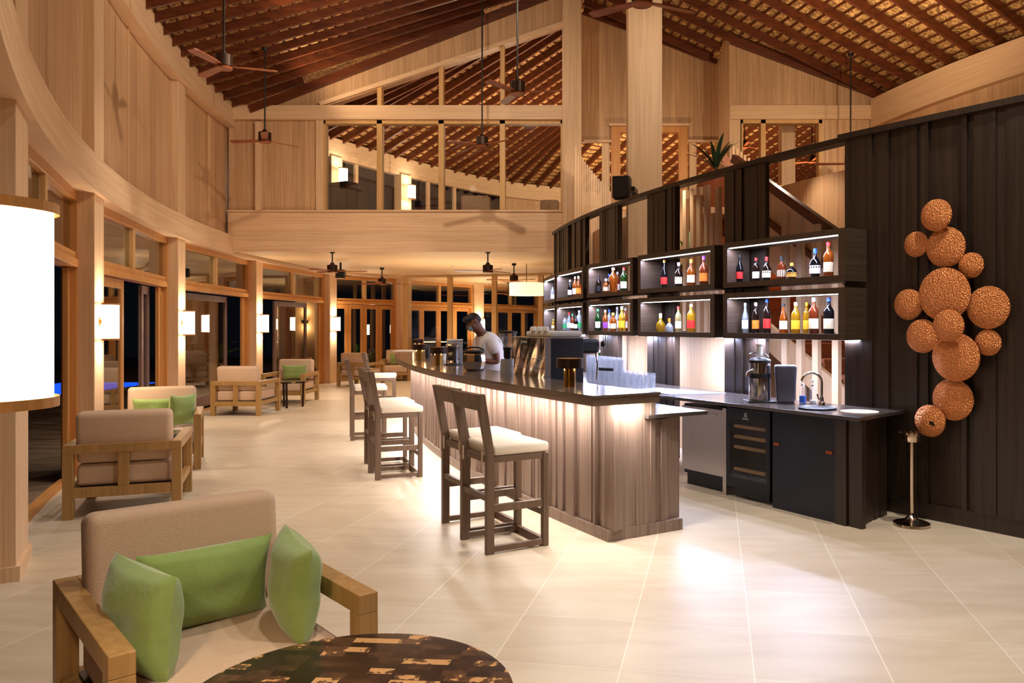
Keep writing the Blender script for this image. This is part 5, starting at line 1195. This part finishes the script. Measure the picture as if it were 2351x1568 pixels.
# ================================================================== PLANTS
def plant(loc, trunk_h, n, ln, wl, label, pot=True, mat=LEAF, up=.9, seed=1, arch=.6, potr=.2, poth=.4, nm='potted_plant'):
    rnd = random.Random(seed); o = thing(nm, label, 'plant', loc)
    z0 = 0
    if pot:
        b = MB(); b.lathe([(potr*.7, 0), (potr*.95, poth*.6), (potr, poth), (potr*.9, poth), (potr*.85, poth-.04), (0, poth-.04)], n=24); b.build('pot', POT, o, smooth=True); z0 = poth-.04
    b = MB(); b.tube([(0, 0, z0-.0), (.02, 0, z0+trunk_h*.5), (0, .01, z0+trunk_h)], [.035, .028, .03], 8); b.build('stem', TRUNK, o, smooth=True)
    for i in range(n):
        t = i*2.4+rnd.uniform(-.3, .3); L_ = ln*rnd.uniform(.75, 1.1); el = up*rnd.uniform(.6, 1.25); b = MB(); vs = []; m = 9
        d = Vector((math.cos(t), math.sin(t), 0)); sd = Vector((-d.y, d.x, 0))
        for k_ in range(m+1):
            u = k_/m; ang_ = el-arch*u*u*1.6; 
            if k_ == 0: q = Vector((0, 0, z0+trunk_h*(1-.25*rnd.random())))
            else: q = q+(d*math.cos(ang_)+Vector((0, 0, math.sin(ang_))))*L_/m
            ww = wl*math.sin(math.pi*min(1, .12+u*.88))**.7/2+.002
            vs += [q-sd*ww+Vector((0, 0, ww*.35)), q+Vector((0, 0, 0)), q+sd*ww+Vector((0, 0, ww*.35))]
        fs = []
        for k_ in range(m): fs += [(3*k_, 3*k_+1, 3*k_+4, 3*k_+3), (3*k_+1, 3*k_+2, 3*k_+5, 3*k_+4)]
        b.add(vs, fs); b.build('leaf', mat, o, smooth=True)
    return o
p = Vector(((500-1340)/1822*17.4, 17.4, -.03)); plant(p, .55, 11, .75, .085, 'young palm with long green leaves outside the open terrace door', seed=3, nm='potted_palm')
plant(Vector((2.0, 12.0, 3.30)), .2, 13, .55, .07, 'dark spiky potted plant in terracotta pot above the middle of the screen', mat=LEAFD, up=1.1, seed=5, arch=.3, potr=.28, poth=.5)
plant(Vector((.55, 17.6, 3.35)), .75, 9, .7, .08, 'green leafy plant behind the slatted guard left of the loudspeaker', seed=6, arch=.5)
plant(P(20.40, ang(1590, 20.40), 0), 2.05, 11, .75, .08, 'bright green plant behind the pale posts of the stair', seed=9, arch=.4, up=1.25, potr=.14, poth=.4)
spot(P(21.0, 22.6, 3.6), P(20.3, 22.8, 1.5), 40, WARM2, 90, .8, .02)
b = MB(); b.box(1.6, 2.5, 11.6, 12.6, 3.2, 3.30); structure(b.build('floor_landing', OAKH))
# plants and chairs on the terrace, seen through the glass
plant(Vector((-7.4, 27.2, -.03)), .3, 12, .8, .09, 'broad green plant outside the far folding doors', seed=12, pot=False)
def lounge_chair(loc, rz, label):
    o = thing('terrace_chair', label, 'armchair', loc, rz, 'rounded armchairs on the dark terrace'); b = MB()
    n = 14; poly = [(.36*math.cos(math.pi+math.pi*i/n), -.05+.36*math.sin(math.pi+math.pi*i/n)) for i in range(n+1)]
    inn = [(.28*math.cos(math.pi+math.pi*i/n), -.05+.28*math.sin(math.pi+math.pi*i/n)) for i in range(n+1)]
    b.prism(poly+list(reversed(inn)), .30, .74); b.build('backrest', FAB, o, bevel=.02, seg=3)
    b = MB(); b.lathe([(.30, .28), (.31, .42), (.27, .45), (0, .45)], n=24); b.build('seat', FAB, o, smooth=True)
    for i in range(4):
        t = i*math.pi/2+.78; b = MB(); b.tube([(.27*math.cos(t), .27*math.sin(t), .3), (.3*math.cos(t), .3*math.sin(t), 0)], .016, 8); b.build('leg', BRONZE, o)
lounge_chair((-8.6, 18.3, -.03), .3, 'rounded beige armchair outside behind the palm'); lounge_chair((-7.6, 21.6, -.03), -.5, 'rounded armchair outside behind the second dark framed door')
for i, (x, y, lb) in enumerate(((-7.0, 25.6, 'added glowing lantern outside the left folding doors, standing in for pane reflections'), (-7.6, 31.5, 'added glowing lantern outside the middle folding doors, standing in for pane reflections'), (-4.4, 34.5, 'added glowing lantern outside the doors behind the bartender, standing in for pane reflections'), (-1.6, 37.0, 'added glowing lantern outside the far right folding doors, standing in for pane reflections'))):
    o = thing('added_lantern', lb, 'lantern', (x, y, -.03), group='added lanterns standing in for reflections in the panes')
    b = MB(); b.box(-.05, .05, -.05, .05, 0, 1.3); b.build('post', BRONZE, o); b = MB(); b.box(-.07, .07, -.07, .07, 1.3, 1.62); b.build('lamp_glass', SHADE, o); b = MB(); b.box(-.09, .09, -.09, .09, 1.62, 1.66); b.build('cap', BRONZE, o)
    point((x+.25, y-.3, 2.0), 14, WARM, .02)  # lanterns and lamps added outside in place of golden reflections in the panes
for i, (x, y, lb) in enumerate(((-8.6, 30.5, 'leafy shrub outside the middle folding doors'), (-5.2, 33.4, 'leafy shrub outside near the lantern behind the bartender'), (-2.6, 36.0, 'leafy shrub outside the far right folding doors'))):
    plant(Vector((x-.3, y+.8, -.03)), .25, 16, .9, .10, lb, pot=False, seed=21+i, up=1.2, nm='garden_shrub')
# terrace wall with a small up-and-down lamp
o = thing('terrace_column', 'square outdoor column with a small glowing up and down lamp', 'column', (-8.6, 24.7, -.03)); b = MB(); b.box(-.3, .3, -.2, .2, 0, 3.2); b.build('post', OAKM, o)
b = MB(); b.box(-.08, .08, -.3, -.2, 1.66, 1.76); b.build('lamp_body', BRONZE, o)
point((-8.6, 24.36, 1.98), 5, WARM, .02); point((-8.6, 24.36, 1.5), 5, WARM, .02)
# pool
o = thing('swimming_pool', 'strip of bright blue pool water outside the first open door', 'pool', (-12.2, 20.5, -.03))
b = MB(); b.box(-2.2, .7, -2.2, 1.6, .0, .015); b.build('water', POOL, o); b = MB(); b.box(.7, .9, -2.2, 1.6, 0, .05); b.build('coping', DECK, o)
# upstairs furniture glimpsed through the window
def blocky(nm, cat, lb, x0, x1, y0, Y, mat, depth=.6):
    p0 = A(x0, y0, Y); p1 = A(x1, y0, Y); b = MB(); b.box(p0.x, p1.x, Y, Y+depth, 3.35, p0.z); o = thing(nm, lb, cat, ((p0.x+p1.x)/2, Y+depth/2, 3.35)); b.build('backrest', mat, o, world=True, bevel=.05, seg=3)
    b = MB(); b.box(p0.x, p1.x, Y+depth, Y+depth+.4, 3.35, 3.75); b.build('seat', mat, o, world=True, bevel=.04, seg=3)
blocky('upstairs_armchair', 'armchair', 'beige chair back seen upstairs through the third window pane', 1058, 1122, 448, 17.2, FAB, .3)
blocky('upstairs_armchair', 'armchair', 'rounded beige chair back seen upstairs through the fourth window pane', 1240, 1283, 458, 18.2, FAB, .3)
o = thing('display_screen', 'dark upright panel upstairs behind the left window pane', 'panel', (-4.75, 16.6, 3.35)); b = MB(); p0 = A(749, 421, 16.6); p1 = A(795, 415, 16.6); p2 = A(838, 424, 16.6); b.xz([(p0.x, 3.35), (p2.x, 3.35), (p2.x, p2.z), (p1.x, p1.z), (p0.x, p0.z)], 16.6, 16.66); b.build('board', IRON, o, world=True)
# ================================================================== BARTENDER
def skin_mesh(name, pts, edges, radii, mat, parent, sub=2):
    me = bpy.data.meshes.new(name); me.from_pydata(pts, edges, []); me.update(); o = bpy.data.objects.new(name, me); col.objects.link(o); o.parent = parent
    m = o.modifiers.new('skin', 'SKIN'); m.use_smooth_shade = True
    for i, r in enumerate(radii):
        v = me.skin_vertices[0].data[i]; v.radius = r if isinstance(r, tuple) else (r, r); v.use_root = (i == 0)
    s = o.modifiers.new('sub', 'SUBSURF'); s.levels = sub; s.render_levels = sub; me.materials.append(mat); return o

PB = Vector((-1.20, 10.30, 0)); ff = Vector((-.88, -.47, 0)).normalized(); lf = Vector((-ff.y, ff.x, 0))  # left = up x forward
if lf.y > 0: lf = -lf
bt = thing('person', 'bartender in white short sleeved shirt and blue face mask, head bowed over the bar', 'person', PB)
def L3(f_, l_, z_): return ff*f_+lf*l_+Vector((0, 0, z_))
pts = []; rad = []; edg = []
def nd_(p, r, par=None):
    pts.append(tuple(p)); rad.append(r); 
    if par is not None: edg.append((par, len(pts)-1))
    return len(pts)-1
pel = nd_(L3(-.04, 0, .93), (.15, .12)); wai = nd_(L3(0, 0, 1.08), (.13, .11), pel); che = nd_(L3(.05, 0, 1.28), (.15, .12), wai); upc_ = nd_(L3(.10, 0, 1.39), (.11, .10), che)
nk = nd_(L3(.135, 0, 1.46), .072, upc_); nk2 = nd_(L3(.175, 0, 1.52), .070, nk); hd = nd_(L3(.225, 0, 1.595), .118, nk2); hd2 = nd_(L3(.262, 0, 1.630), .105, hd)
jw = nd_(L3(.290, 0, 1.565), .075, hd); 
for sg, arm in ((1, [(.07, .16, 1.39, .055), (.05, .215, 1.33, .052), (.0, .245, 1.10, .040), (.12, .20, 1.115, .036), (.235, .14, 1.13, .026)]), (-1, [(.07, -.16, 1.39, .055), (.06, -.21, 1.33, .052), (.06, -.23, 1.10, .040), (.18, -.18, 1.12, .036), (.28, -.10, 1.14, .026)])):
    p_ = upc_
    for f_, l_, z_, r_ in arm: p_ = nd_(L3(f_, l_, z_), r_, p_)
    wf_, wl_, wz_ = arm[-1][:3]
    pm_ = nd_(L3(wf_+.05, wl_-.015*sg, wz_-.002), (.030, .016), p_)
    for k_ in range(4):
        o_ = (k_-1.5)*.018; ln_ = (.060, .072, .068, .052)[k_]
        a1_ = nd_(L3(wf_+.085, wl_-.02*sg+o_*.5, wz_+o_), .0090, pm_); nd_(L3(wf_+.085+ln_*.7, wl_-.03*sg+o_*.5, wz_+o_-.012), .0075, a1_)
    t1_ = nd_(L3(wf_+.05, wl_-.035*sg, wz_+.03), .010, p_); nd_(L3(wf_+.085, wl_-.045*sg, wz_+.045), .008, t1_)
for sg in (1, -1):
    p_ = pel
    for f_, l_, z_, r_ in ((-.04, .10*sg, .84, .085), (.0, .11*sg, .48, .055), (-.03, .115*sg, .09, .038)): p_ = nd_(L3(f_, l_, z_), r_, p_)
    nd_(L3(.12, .125*sg, .04), .035, p_)
skin_mesh('body', pts, edg, rad, SKIN, bt)
def chain(name, nodes, mat, edges=None, sub=2):
    return skin_mesh(name, [tuple(L3(*n[:3])) for n in nodes], edges or [(i, i+1) for i in range(len(nodes)-1)], [n[3] for n in nodes], mat, bt, sub)
chain('shirt', [(-.05, 0, .90, (.25, .22)), (-.01, 0, 1.08, (.225, .20)), (.04, 0, 1.27, (.235, .20)), (.08, 0, 1.385, (.175, .155)), (.13, 0, 1.455, (.085, .085)),
  (.07, .175, 1.375, .095), (.05, .225, 1.31, .088), (.025, .245, 1.20, .082), (.07, -.175, 1.375, .095), (.06, -.225, 1.31, .088), (.06, -.238, 1.20, .082)], SHIRT, [(0, 1), (1, 2), (2, 3), (3, 4), (3, 5), (5, 6), (6, 7), (3, 8), (8, 9), (9, 10)])
chain('trousers', [(-.04, 0, .92, (.165, .135)), (-.03, .10, .80, .10), (.0, .11, .48, .078), (-.03, .115, .10, .065), (-.03, -.10, .80, .10), (.0, -.11, .48, .078), (-.03, -.115, .10, .065)], TROUS, [(0, 1), (1, 2), (2, 3), (0, 4), (4, 5), (5, 6)])
for sg in (1, -1):
    b = MB(); b.bar(L3(-.06, .118*sg, .035), L3(.17, .13*sg, .035), .09, .07); b.build('shoe', BLK, bt, bevel=.02, seg=3)
# head frame: centre, pitched down
hc = L3(.245, 0, 1.612); pt_ = R(38); hf = (ff*math.cos(pt_)-Vector((0, 0, 1))*math.sin(pt_)).normalized(); hu = lf.cross(hf).normalized(); 
if hu.z < 0: hu = -hu
MH = Matrix((lf, hf, hu)).transposed().to_4x4(); MH.translation = hc     # x left, y forward, z up
def ell(name, mat, c, r, cut=None, n=24, m=14, **k):
    b = MB(); vs = []; fs = []
    for i in range(m+1):
        ph = math.pi*i/m
        for j in range(n):
            t = 2*math.pi*j/n; vs.append((c[0]+r[0]*math.sin(ph)*math.cos(t), c[1]+r[1]*math.sin(ph)*math.sin(t), c[2]+r[2]*math.cos(ph)))
    for i in range(m):
        for j in range(n):
            q = (i*n+j, (i+1)*n+j, (i+1)*n+(j+1) % n, i*n+(j+1) % n)
            cc = [sum(vs[x][w_] for x in q)/4-c[w_] for w_ in range(3)]
            if cut is None or cut(cc): fs.append(q)
    b.add(vs, fs, MH); return b.build(name, mat, bt, smooth=True)
ell('hair', HAIR, (0, -.008, .008), (.088, .108, .112), lambda c: (c[2] > .035 and c[1] < .09) or (c[1] < -.02 and c[2] > -.05) or (c[2] > .0 and c[1] < .02))
ell('fringe', HAIR, (0, .050, .088), (.070, .050, .034))
ell('face_mask', MASK, (0, .050, -.042), (.066, .066, .046), lambda c: c[1] > -.02)
for sg in (1, -1):
    ell('ear', SKIN, (.090*sg, -.005, -.005), (.013, .020, .032)); ell('eye', BLK, (.034*sg, .100, .012), (.012, .008, .007)); ell('mask_strap', MASK, (.087*sg, .02, -.022), (.004, .035, .003))
ell('nose', SKIN, (0, .112, -.012), (.013, .016, .022))
